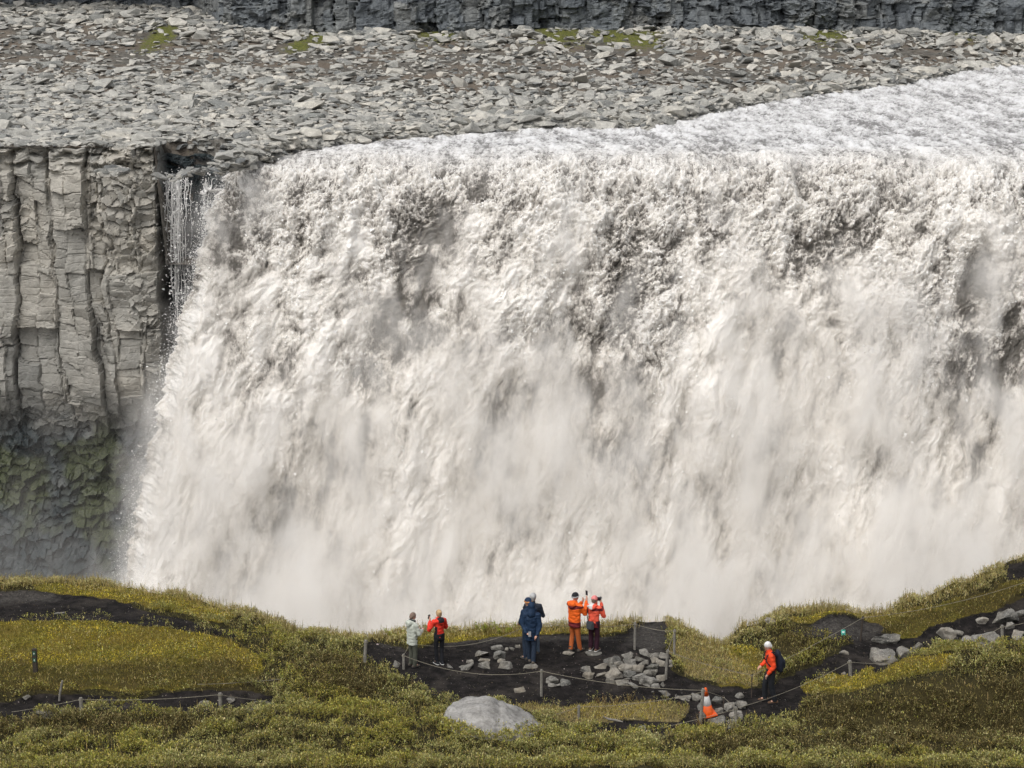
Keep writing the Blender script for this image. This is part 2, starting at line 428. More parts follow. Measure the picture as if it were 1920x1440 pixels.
for mx, my, rx, ry in MOSS_PX:
    g_ = ground(mx, my, 1.0); mo_c = np.maximum(mo_c, np.exp(-((cand[:, 0] - g_[0]) / (rx / 13.)) ** 2 - ((cand[:, 1] - g_[1]) / (ry * 1.4)) ** 2))
den = den * (1 - .8 * sstep(.25, .7, mo_c)) * (1 - .6 * sstep(.1, .4, fbm(cand[:, 0] * .05, cand[:, 1] * .08, 2, 3, 121)) * sstep(150, 110, dpy))
keep = land & (r.uniform(0, 1, N) < den)
cand = cand[keep]; bz = bz[keep]; dpx = dpx[keep]; dpy = dpy[keep]
n_ = len(cand)
size = np.exp(r.normal(-.22, .42, n_)) * 1.0
size *= 1 + .7 * (r.uniform(0, 1, n_) < .06) * 1.0
size = np.where(cand[:, 1] > 246, size * 1.4, size)
size = np.clip(size, .35, 3.4)
score = size / cand[:, 1] * (dpx > -20) * (dpx < 1940) * (dpy > 2) 
order = np.argsort(-score); big = set(order[:300].tolist())
cos, fcs, tones = [], [], []
off = 0; bigs = []
for i in range(n_):
    li = int(r.integers(30)); k = size[i]
    tilt = .10 if dpx[i] < 800 else .24
    rz, rx, ry = r.uniform(0, 6.28), r.normal(0, tilt), r.normal(0, tilt)
    fl = r.uniform(.42, .95)
    if i in big:
        bigs.append((li, k, fl, (cand[i, 0], cand[i, 1], bz[i] + .10 * k), rx, ry, rz)); continue
    c, f = lib[li]
    m = rotm(rz, rx, ry)
    p = (c * [k, k, k * fl]) @ m.T + [cand[i, 0], cand[i, 1], bz[i] + .10 * k]
    cos.append(p); fcs.append(f + off); off += len(c); tones.append(np.full(len(c), r.uniform(0, 1)))
for i in range(330):                                # stones crowding the lip above the side falls and the bank corner
    if i < 210: x_, y_, z_ = r.uniform(XR + .2, -21.0), 168.9 + abs(r.normal(0, 1.6)), r.uniform(-.1, .45)
    else: x_, y_, z_ = r.uniform(-26.5, -15), 0, 0
    if i >= 210: y_ = float(bank_y(x_)) + r.normal(-.8, 1.2); z_ = r.uniform(-.15, .25)
    k = float(np.clip(np.exp(r.normal(-.25, .35)), .4, 1.5)); c, f = lib[int(r.integers(30))]
    cos.append((c * [k, k, k * .7]) @ rotm(r.uniform(0, 6.28), r.normal(0, .2), r.normal(0, .2)).T + [x_, y_, z_]); fcs.append(f + off); off += len(c); tones.append(np.full(len(c), r.uniform(0, .55)))
me = mesh_np('scree', np.concatenate(cos), np.concatenate(fcs), False, {'tone': ('POINT', np.concatenate(tones))})
tag(link('scree', me, M_scree), label='thousands of small grey angular stones covering the bank beyond the falls', cat='scree', kind='stuff')
libme = []
for c, f in lib:
    m_ = mesh_np('boulder', c, f, False); m_.materials.append(M_scree_obj); libme.append(m_)
for li, k, fl, loc, rx, ry, rz in bigs:
    o = bpy.data.objects.new('boulder', libme[li]); col.objects.link(o)
    o.scale = (k, k, k * fl); o.rotation_mode = 'XYZ'
    o.location = loc; o.rotation_euler = (Matrix.Rotation(rz, 3, 'Z') @ Matrix.Rotation(rx, 3, 'X') @ Matrix.Rotation(ry, 3, 'Y')).to_euler()
    tag(o, 'large grey angular boulder among the scree beyond the falls', 'boulder', 'boulders on the far bank')
# ------------------------------------------------------------------ waterfall and river
SC = .93
CW = 163.5                                     # where the water starts to bend over
def prof(t):
    """arc parameter t (m outward from the crest): y, z"""
    s_ = 2.0 * np.logaddexp(0, np.asarray(t, float) / 2.0)      # a rounded brink
    return CW - t, -.205 * s_ ** 2
XL = ground(415, 322, 0)[0]
cols_px = np.concatenate([np.linspace(-580, -540, 12), np.arange(-538, 1010, 1.7), np.linspace(1012, 1400, 90)])
# rows: river from far to the crest, then down the falls, evenly spaced in the view
py_r = np.concatenate([np.linspace(60, 112, 14), np.arange(113, 318, 1.35)])
ry_ = (CAMH - .0) / np.tan(dep(py_r)); ry_ = ry_[ry_ > CW + .6]
tt = np.linspace(0, 15.2, 4000); Yt, Zt = prof(tt); _, pyt = to_px(0, Yt, Zt)
py_f = np.arange(pyt[0] + .5, pyt[-1], 1.35)
tf = np.interp(py_f, pyt, tt)
rowsY = np.concatenate([ry_, CW - tf]); rowsT = np.concatenate([CW - ry_, tf])
nr, nc = len(rowsY), len(cols_px)
print('water grid', nr, nc)
A, T = np.meshgrid(cols_px, rowsT)
Y0, Z0 = prof(T); Z0 = Z0 + .006 * np.maximum(-T, 0)
fallv = sstep(0, 14, T)                        # 0 at crest 1 at bottom
X0 = A / FPX * depth_of(Y0, Z0 * 0)
# the left rim spreads while it falls
TX = np.maximum(T, 0)
leftx = XL - 10.3 * (TX / 14) ** 1.55
X0 = X0 + (leftx - XL) * sstep(XL + 26, XL, X0)
# arc-length-like coordinate for the noise so it flows with the water
fl = np.where(T < 0, T, np.sqrt(TX) * 0 + np.cumsum(np.concatenate([np.zeros((1, nc)), np.hypot(np.diff(Y0, axis=0), np.diff(Z0, axis=0))]), 0))
fl = fl - fl[(np.abs(rowsT)).argmin()][None, :]
FLW = np.where(T < 0, T, fl)
x = X0 + 0.22 * np.maximum(FLW, 0) * 1.0       # streaks lean down to the left
# nappes: crest line in plan is scalloped
crest = 1.6 * fbm(X0 * .07, 0, 0, 3, 300) + .8 * fbm(X0 * .3, 0, 0, 2, 301)
st = 1 / (1 + .75 * sstep(.35, .9, fallv))     # stretching along the fall
wx = x + .7 * fbm(x * .35, FLW * .35, 1, 3, 310); wf = FLW + .7 * fbm(x * .35, FLW * .35, 7, 3, 311)
arc = np.cumsum(st * np.gradient(FLW, axis=0), 0); arc -= arc[(np.abs(rowsT)).argmin()][None, :]
wf2 = arc + (wf - FLW) * st
big = fbm(wx * .13, wf2 * .085, 0, 3, 320)
med = billow(wx * .33, wf2 * .27, 0, 4, 330, .6)
med2 = fbm(wx * .95, wf2 * .8, 3, 5, 340, .7)
w2 = x; w3 = arc
fin = billow(w2 * 1.7, w3 * 1.5, 0, 5, 350, .78)
mist = sstep(-.15, .45, fallv * 1.25 - .42 + .9 * fbm(x * .12, FLW * .09, 9, 3, 360))   # soft, aerated parts
river = sstep(1.0, -6, T)
# river waves: ridges across the flow, running down-left
rx_ = X0 * .8 + Y0 * .35
wav = billow(X0 * .40 + 1.2 * fbm(X0 * .1, Y0 * .05, 0, 2, 370), Y0 * .15 + .03 * X0, 0, 6, 371, .72)
wav2 = fbm(X0 * 1.2, Y0 * .38 + .1 * X0, 0, 5, 372, .75)
fallamp = sstep(-8, 5, T)
D = fallamp * (2.6 * big + 1.05 * med * (1 - .5 * mist) + .42 * med2 * (1 - .8 * mist) + (.40 * (1 - mist) ** 1.5 + .03) * fin) + (1 - fallamp) * 0
U = (1 - fallamp) * (.34 * wav + .17 * wav2) * (0.55 + .45 * sstep(XL, XL + 40, X0))
# normals
dYt = np.gradient(Y0, axis=0); dZt = np.gradient(Z0, axis=0); L = np.hypot(dYt, dZt) + 1e-6
nY, nZ = dZt / L, -dYt / L                     # outward (towards -y) and up
Xs = X0 + .35 * D * fbm(x * .5, FLW * .4, 11, 2, 380)
Ys = Y0 + nY * D + crest * sstep(-12, 2, T) * (1)
Zs = Z0 + nZ * D + U - .25 * (1 - fallamp)
# left rim curls back
e = sstep(2.2, 0, X0 - leftx) * fallamp
rag = 1.5 * fbm(FLW * .8, X0 * .4, 2, 6, 385, .72)
Ys = Ys + 3.2 * e ** 1.5; Xs = Xs + e * (.9 * rag)
Zs = np.where((T < -.3) & (X0 < XL - .6), Zs - 3, Zs)
out = X0 < leftx - .15
Ys = np.where(out & (T > -1), Ys + 2.5, Ys); Xs = np.where(out & (T > -1), leftx + .2 + .9 * rag, Xs)
# foam: thick white clots stand out, thin brown-grey water lies between them
dark_lane = np.zeros_like(X0)
for (ax, ay, bx, by_, wd, s_) in ((800, 440, 740, 640, 45, 1.0), (745, 560, 700, 700, 35, .8), (1835, 500, 1825, 590, 26, 1.3), (1840, 650, 1880, 700, 30, 1.0), (450, 380, 420, 480, 30, .7),
                            (1650, 390, 1500, 470, 40, .5), (920, 730, 950, 860, 45, .4), (1480, 640, 1450, 680, 35, .6), (880, 340, 780, 440, 40, .55), (1180, 400, 1140, 600, 40, .45),
                            (1280, 820, 1200, 880, 50, .35), (1690, 860, 1700, 900, 40, .5), (640, 800, 560, 960, 60, .35), (1900, 600, 1915, 720, 30, .9), (1150, 560, 1170, 800, 70, .4)):
    px, py = to_px(X0, Y0, Z0)
    vx, vy = bx - ax, by_ - ay; h = np.clip(((px - ax) * vx + (py - ay) * vy) / (vx * vx + vy * vy), 0, 1)
    dd = np.hypot(px - ax - h * vx, py - ay - h * vy)
    dark_lane = np.maximum(dark_lane, s_ * np.exp(-(dd / wd) ** 2))
foam = .47 + fallv * .55 * fbm(x * 1.1, arc * .22, 6, 4, 397, .6) + .75 * fbm(wx * .40, wf2 * .32, 5, 5, 396, .6) + .7 * med2 * (1 - .5 * mist) + .55 * fin * (1 - mist) + .35 * med + .35 * big - .40 * dark_lane * (.45 + 1.1 * sstep(-.3, .25, fbm(x * .55, arc * .5, 5, 3, 395))) + .12 * fallv
foamr = .52 + .75 * wav + .85 * wav2 + .7 * fbm(X0 * 2.6, Y0 * .8, 3, 3, 399, .7) + .7 * fbm(X0 * .5 + Y0 * .05, Y0 * .12, 3, 4, 391) + .35 * fbm(X0 * .1, Y0 * .1, 0, 3, 390)
foam = foam * fallamp + foamr * (1 - fallamp)
Ys = Ys + 1.1 * dark_lane * fallamp            # gaps in the curtain lie further back
me = mesh_np('water', np.stack([Xs, Ys, Zs], -1).reshape(-1, 3), grid_faces(nr, nc)[:, ::-1], True,
             {'foam': ('POINT', foam.ravel()), 'soft': ('POINT', (mist * fallamp).ravel()), 'riv': ('POINT', sstep(7, -12, T + 3 * fbm(X0 * .2, Y0 * .1, 0, 3, 398)).ravel())})
n = NT('white_water'); P = n.geo()
v = n.scaled(P, (1, .8, .50))
f1 = n.noise(v, 2.4, 6, .72, .6); f2 = n.noise(v, 7, 4, .75, .4)
crisp = n.math('SUBTRACT', 1.0, n.math('MULTIPLY', n.attr('soft'), .65))
dd = n.math('ADD', n.math('MULTIPLY', n.math('SUBTRACT', f1, .5), 2.1), n.math('MULTIPLY', n.math('SUBTRACT', f2, .5), 1.5))
f = n.math('ADD', n.attr('foam'), n.math('MULTIPLY', dd, crisp))
c = n.ramp(f, [(.0, (.14, .13, .115)), (.15, (.29, .27, .245)), (.32, (.49, .462, .42)), (.52, (.645, .615, .57)), (.82, (.755, .73, .69))])
cr = n.ramp(f, [(.0, (.16, .157, .153)), (.22, (.33, .325, .32)), (.42, (.46, .455, .45)), (.62, (.55, .545, .54)), (.85, (.64, .64, .64))])
c = n.mix(n.attr('riv'), c, cr)
nb = n.bump(f1, .22, .25); nb = n.bump(f2, .25, .06, nb)
n.bsdf(c, .75, .15, nb)
n.b.subsurface_method = 'RANDOM_WALK'
n.b.inputs['Subsurface Weight'].default_value = .75; n.b.inputs['Subsurface Radius'].default_value = (1, .97, .93); n.b.inputs['Subsurface Scale'].default_value = .30
M_water = n.m
water = tag(link('river_and_falls_water', me, M_water), kind='structure')
# loose clots and drops thrown off the curtain and the rapids
def tets(pts, size, seed):
    r_ = np.random.default_rng(seed); k = len(pts)
    base = np.array([[1, 1, 1], [-1, -1, 1], [-1, 1, -1], [1, -1, -1]], float) * .58
    q = r_.normal(size=(k, 4, 3)) * .25 + base[None]
    ang = r_.uniform(0, 6.28, k); c_, s_ = np.cos(ang), np.sin(ang)
    q2 = q.copy(); q2[..., 0] = q[..., 0] * c_[:, None] - q[..., 1] * s_[:, None]; q2[..., 1] = q[..., 0] * s_[:, None] + q[..., 1] * c_[:, None]
    co = (pts[:, None, :] + q2 * np.asarray(size)[:, None, None]).reshape(-1, 3)
    f_ = np.array([[0, 1, 2], [0, 3, 1], [0, 2, 3], [1, 3, 2]])
    return co, (f_[None] + (np.arange(k) * 4)[:, None, None]).reshape(-1, 3)
r = np.random.default_rng(91)
iv = r.integers(0, nr * nc, 420000)
fx_, tx_ = A.ravel()[iv], T.ravel()[iv]
pr = np.where(tx_ < -2, .05, 1.0) * (.25 + 1.2 * np.clip(fin.ravel()[iv] + .2 + med2.ravel()[iv], 0, 1)) * (1 - .75 * mist.ravel()[iv]) * (foam.ravel()[iv] > .4)
sel = iv[(r.uniform(0, 1, len(iv)) < pr) & (fx_ > -575) & (fx_ < 1000) & (Y0.ravel()[iv] < 215)]
pts = np.stack([Xs, Ys, Zs], -1).reshape(-1, 3)[sel]
nn = np.stack([0 * nY, nY, nZ], -1).reshape(-1, 3)[sel]
pts = pts + nn * (r.exponential(.16, (len(sel), 1)) - .02) + r.normal(0, .06, (len(sel), 3))
# ragged fringe on the left rim
er = np.argwhere((np.abs(X0 - leftx) < .5) & (T > -.5)); er = er[r.integers(0, len(er), 12000)]
pe = np.stack([Xs, Ys, Zs], -1)[er[:, 0], er[:, 1]]; tv = T[er[:, 0], er[:, 1]]
pe = pe + np.stack([-np.abs(r.normal(0, .2 + .035 * tv)), r.normal(-1, .7, len(er)), r.normal(0, .5, len(er))], -1)
pts = np.concatenate([pts, pe])
sz = np.exp(r.normal(-3.25, .45, len(pts))); sz[-len(pe):] *= .6
co_t, fa_t = tets(pts, sz, 5)
n = NT('spray'); n.bsdf((.84, .83, .81), .6, .25); M_spray = n.m
print('spray', len(pts))
tag(link('spray', mesh_np('spray', co_t, fa_t, False), M_spray), label='white clots and drops of spray flying off the falls', cat='spray', kind='stuff')

# small side falls in the dark recess left of the main curtain
sc_, sf_, so_ = [], [], 0
drops = []
for (pxa, wpx, nst, pye) in ((332, 14, 34, 620), (352, 12, 9, 500), (392, 8, 18, 430), (318, 6, 6, 480)):
    for i in range(nst):
        p0 = pxa + r.normal(0, wpx * .5); top_ = r.uniform(326, 345); end_ = top_ + (pye - top_) * r.uniform(.35, 1)
        if r.uniform() < .3: top_ = top_ + r.uniform(20, 120)
        m_ = 26; pyv = np.linspace(top_, end_, m_)
        a0 = at_dist(p0, top_, 167.0)
        zt = at_dist(p0, top_, 166.5)[2]; ze = at_dist(p0, end_, 165.2)[2]
        zv = np.linspace(zt, ze, m_); yv = 166.9 - 1.6 * ((zt - zv) / 14) - r.uniform(0, .8)
        xv = a0[0] - .15 * np.linspace(0, 1, m_) + np.cumsum(r.normal(0, .035, m_))
        wv = r.uniform(.010, .045) * (1 + .9 * fbm(np.linspace(0, 6, m_) + i * 3, 0, pxa, 2, 400)) * np.linspace(1, .35, m_)
        ring = []
        for k_ in range(4):
            an = k_ * math.pi / 2
            ring.append(np.stack([xv + wv * math.cos(an), yv + wv * math.sin(an), zv], -1))
        g = np.stack(ring, 1).reshape(-1, 3); sc_.append(g)
        b_ = np.arange(m_ - 1)[:, None] * 4; q_ = np.arange(4)[None]
        sf_.append(np.stack([b_ + q_, b_ + (q_ + 1) % 4, b_ + 4 + (q_ + 1) % 4, b_ + 4 + q_], -1).reshape(-1, 4) + so_); so_ += len(g)
        kk = r.integers(0, m_, 60); kk = kk[:22]; drops.append(np.stack([xv[kk] + r.normal(0, .28, 22), yv[kk] - r.uniform(0, .8, 22), zv[kk] + r.normal(0, .4, 22)], -1))
tag(link('side_falls_water', mesh_np('side_falls', np.concatenate(sc_), np.concatenate(sf_)), M_spray), kind='structure')
dp = np.concatenate(drops); co_t, fa_t = tets(dp, np.exp(r.normal(-3.0, .45, len(dp))), 6)
tag(link('side_spray', mesh_np('side_spray', co_t, fa_t, False), M_spray), label='thin veil of drops in the dark recess left of the main falls', cat='spray', kind='stuff')

# ------------------------------------------------------------------ spray and mist in the gorge (a real volume between the curtain and the ledge)
mc = np.linspace(-1120, 1400, 70); mt = np.linspace(1.2, 15.4, 22)
MA, MT = np.meshgrid(mc, mt)
MY, MZ = prof(MT)
grow = sstep(0, 14, MT)
MX = MA / FPX * depth_of(MY, MZ * 0)
offs = 1.2 + 9.0 * grow ** 1.3
front = np.stack([MX * (1 - .04 * grow), MY - offs, MZ + 1.5 * (1 - grow)], -1)
back = np.stack([MX * 1.03, MY * 0 + 172.5, MZ - .5], -1)
V = np.concatenate([front.reshape(-1, 3), back.reshape(-1, 3)]); nf = front.shape[0] * front.shape[1]
gf = grid_faces(22, 70)
F = [gf[:, ::-1], gf + nf]
idx = np.arange(nf).reshape(22, 70)
def strip(e): return np.stack([e[:-1], e[1:], e[1:] + nf, e[:-1] + nf], -1)
F += [strip(idx[0]), strip(idx[-1])[:, ::-1], strip(idx[:, 0])[:, ::-1], strip(idx[:, -1])]
me = mesh_np('mist', V, np.concatenate(F), True)
bm = bmesh.new(); bm.from_mesh(me); bmesh.ops.recalc_face_normals(bm, faces=bm.faces); bm.to_mesh(me); bm.free()
n = NT('spray_mist'); P = n.geo()
v = n.scaled(P, (1, .8, .62))
f = n.math('ADD', n.math('MULTIPLY', n.noise(v, .20, 3, .55, .5), .62), n.math('MULTIPLY', n.noise(n.scaled(P, (1, .8, .42)), .75, 5, .68, .5), .38))
sep = n.n('ShaderNodeSeparateXYZ'); n.l(P, sep.inputs[0])
h = n.rng(sep.outputs[2], -3, -40, 0, 1)
th = n.math('SUBTRACT', f, n.rng(h, 0, 1, .545, .435))
dens = n.math('MULTIPLY', n.math('MAXIMUM', th, 0.0), n.rng(h, 0, 1, 3.0, 3.0))
dens = n.math('ADD', dens, n.math('MULTIPLY', n.math('POWER', h, 3.0), .045))
left = n.rng(n.math('ADD', sep.outputs[0], n.math('MULTIPLY', h, 9.0)), -22.2, -26.0, 1, .02)
dens = n.math('MULTIPLY', dens, left)
dens = n.math('ADD', dens, n.math('MULTIPLY', n.math('MULTIPLY', n.math('POWER', h, 6.0), f), .055))
pv = n.n('ShaderNodeVolumePrincipled'); pv.inputs['Color'].default_value = (.995, .98, .957, 1); pv.inputs['Anisotropy'].default_value = .1
n.l(dens, pv.inputs['Density']); n.l(pv.outputs[0], n.out.inputs['Volume'])
mist_o = link('mist', me, n.m)
tag(mist_o, label='white spray and mist hanging in the gorge in front of the falls', cat='mist', kind='stuff')
# river in the gorge
me = mesh_np('gorge', np.array([[-300, 40, -46], [300, 40, -46], [300, 175, -46], [-300, 175, -46]], float), np.array([[0, 1, 2, 3]]))
tag(link('gorge_river_water', me, M_water), kind='structure')
# ------------------------------------------------------------------ the near ledge: a height field
# per picture column: from near to far, (row in the photo, distance y) fixes the height there; ('z', height, y) gives it directly
def zn(py, y): return CAMH - y * math.tan(float(dep(py)))
COLS = {
 -500: [('z', .6, 47), ('z', 0, 51), ('z', .5, 55), ('z', .3, 59), (1115, 61.6), (1085, 62.6), (1070, 63.6)],
 0:    [('z', .5, 47), ('z', .15, 50.2), (1335, 51.4), ('z', -.15, 52.4), (1285, 53.3), (1215, 56.3), (1165, 57.6), ('z', .0, 58.8), (1125, 60.6), (1108, 61.6), (1088, 62.6)],
 150:  [('z', .5, 47), ('z', .15, 50.2), (1335, 51.4), ('z', -.15, 52.4), (1288, 53.2), (1215, 56.2), (1163, 57.7), ('z', .0, 58.8), (1125, 60.5), (1105, 61.6), (1092, 62.5)],
 300:  [('z', .5, 47), ('z', .15, 50.2), (1335, 51.3), ('z', -.15, 52.4), (1288, 53.2), (1220, 56.0), (1174, 57.6), ('z', .1, 58.5), (1150, 59.4), (1125, 60.8), (1112, 61.8)],
 450:  [('z', .5, 47), ('z', .25, 50.2), (1335, 51.4), ('z', -.15, 52.4), (1288, 53.4), (1230, 55.9), (1196, 57.3), (1190, 57.8), (1165, 59.0), (1145, 60.4)],
 560:  [('z', .5, 47), ('z', .45, 50.2), (1330, 52.0), (1275, 53.8), (1235, 55.6), (1205, 57.0), (1192, 58.2), (1188, 59.0)],
 690:  [('z', .5, 47), ('z', .45, 50.0), (1330, 52.0), (1268, 54.0), ('z', .0, 55.0), ('z', -.05, 56.5), (1203, 57.6), (1194, 58.2)],
 800:  [('z', .5, 47), ('z', .3, 50.0), (1345, 51.4), (1305, 52.8), ('z', 0.0, 53.8), ('z', 0, 56.5), (1197, 57.4), (1184, 58.1)],
 960:  [('z', .5, 47), ('z', .1, 50.0), ('z', -.1, 51.3), ('z', 0.0, 52.8), ('z', 0, 54), ('z', 0, 56.8), (1190, 57.6), (1178, 58.2)],
 1090: [('z', .5, 47), ('z', .05, 49.6), ('z', -.25, 50.8), (1318, 52.3), ('z', 0, 53.4), ('z', .05, 56.8), (1190, 57.7), (1176, 58.4)],
 1190: [('z', .5, 47), ('z', .0, 49.4), ('z', -.35, 50.6), (1320, 52.2), ('z', 0, 53.2), ('z', .1, 56.5), (1185, 58.0), (1166, 58.9)],
 1250: [('z', .5, 47), ('z', .05, 49.6), ('z', -.3, 50.8), (1330, 51.8), ('z', -.1, 52.8), ('z', .1, 56.2), (1185, 58.0), (1168, 58.8)],
 1350: [('z', .5, 47), ('z', .05, 49.8), ('z', -.2, 51.0), ('z', -.2, 52.0), ('z', -.15, 53.2), (1258, 54.8), (1225, 56.3), (1213, 57.0)],
 1400: [('z', .5, 47), ('z', .1, 49.8), ('z', -.15, 51.2), ('z', -.2, 53.0), (1285, 53.6), (1230, 56.0), (1180, 57.8), (1176, 58.4)],
 1480: [('z', .5, 47), ('z', .25, 49.8), (1375, 50.6), ('z', -.15, 51.6), ('z', -.2, 53.5), ('z', -.1, 54.4), (1218, 56.0), (1155, 58.0), (1148, 58.8)],
 1560: [('z', .5, 47), ('z', .2, 49.2), (1320, 51.2), (1290, 52.0), ('z', .0, 52.8), ('z', -.15, 54.8), (1212, 56.2), (1160, 57.8), (1142, 59.0)],
 1640: [('z', .5, 47), ('z', .3, 48.8), ('z', .05, 50.0), (1295, 51.4), (1250, 52.8), ('z', .3, 53.8), ('z', -.15, 54.8), ('z', -.1, 57.0), (1178, 57.8), (1160, 58.4), (1150, 59.0)],
 1720: [('z', .5, 47), ('z', .35, 48.6), ('z', .05, 49.8), (1290, 51.2), (1228, 53.2), ('z', .4, 54.4), ('z', -.1, 55.4), ('z', -.1, 57.2), (1150, 58.5), (1122, 59.6)],
 1800: [('z', .5, 47), ('z', .35, 48.6), ('z', .05, 49.8), (1290, 51.2), (1218, 53.4), ('z', .4, 54.6), ('z', -.05, 55.6), ('z', -.05, 57.6), (1140, 59.0), (1090, 60.6)],
 1920: [('z', .5, 47), ('z', .35, 48.6), ('z', .05, 49.8), (1290, 51.2), (1208, 53.6), ('z', .5, 54.8), ('z', .0, 55.8), ('z', .0, 58.2), (1115, 59.8), (1070, 61.0), (1046, 62.2)],
 2450: [('z', .6, 47), ('z', .5, 49), ('z', 1.1, 52), ('z', 1.6, 54), ('z', 1.0, 56), ('z', 1.0, 58), ('z', 1.6, 61), ('z', 1.8, 64), ('z', 1.6, 66)],
}
yfine = np.linspace(46.5, 70, 471)
tabx = np.array(sorted(COLS)); tabz = []; tabe = []
for k in tabx:
    ys_, zs_ = [], []
    for q in COLS[k]:
        ys_.append(q[2] if q[0] == 'z' else q[1]); zs_.append(q[1] if q[0] == 'z' else zn(q[0], q[1]))
    zl = np.interp(yfine, ys_, zs_)
    ker = np.exp(-np.linspace(-2.2, 2.2, 17) ** 2); ker /= ker.sum()
    zl = np.convolve(np.pad(zl, 8, mode='edge'), ker, mode='valid')
    tabz.append(zl); tabe.append(ys_[-1])
tabz = np.array(tabz); tabe = np.array(tabe)
def tab_at(px, y):
    px = np.clip(px, tabx[0], tabx[-1] - 1e-3)
    i = np.clip(np.searchsorted(tabx, px, side='right') - 1, 0, len(tabx) - 2)
    t = (px - tabx[i]) / (tabx[i + 1] - tabx[i]); t = t * t * (3 - 2 * t)
    fy = np.clip((y - yfine[0]) / (yfine[1] - yfine[0]), 0, len(yfine) - 1.001); j = fy.astype(int); g = fy - j
    a = tabz[i, j] * (1 - g) + tabz[i, j + 1] * g; b = tabz[i + 1, j] * (1 - g) + tabz[i + 1, j + 1] * g
    e = tabe[i] * (1 - t) + tabe[i + 1] * t
    return a * (1 - t) + b * t, e
def ledge_xy(px, py, z=None):
    """where the ray through that picture point first meets the ledge"""
    ys = np.linspace(46.5, 66, 800)
    zr = CAMH - ys * math.tan(float(dep(py))); xr = (px - 960) / FPX * depth_of(ys, zr)
    zt = ledge_z(xr, ys)
    h = np.argmax(zt >= zr)
    if not (zt >= zr).any(): h = int(np.argmin(np.abs(zr - zt)))
    return float(xr[h]), float(ys[h])
def in_poly(x, y, poly):
    c = np.zeros(x.shape, bool); n_ = len(poly); j = n_ - 1
    for i in range(n_):
        xi, yi = poly[i]; xj, yj = poly[j]
        if yi != yj:
            m = ((yi > y) != (yj > y)) & (x < (xj - xi) * (y - yi) / (yj - yi) + xi)
            c ^= m
        j = i
    return c
def base_px(x, y): return 960 + FPX * x / depth_of(y, 0 * y)
def ledge_z(x, y):
    x = np.asarray(x, float); y = np.asarray(y, float)
    z, e = tab_at(base_px(x, y), y)
    z = z + .05 * fbm(x * .9, y * .9, 0, 3, 500) 
    d = y - e - .35 * fbm(x * .5, 0, 1, 3, 501)
    z = z - 26 * sstep(.3, 9, d) - 1.2 * np.maximum(d, 0) - .4 * sstep(0, .8, d)
    near = np.maximum(47 - y, 0)
    return z + near * .40
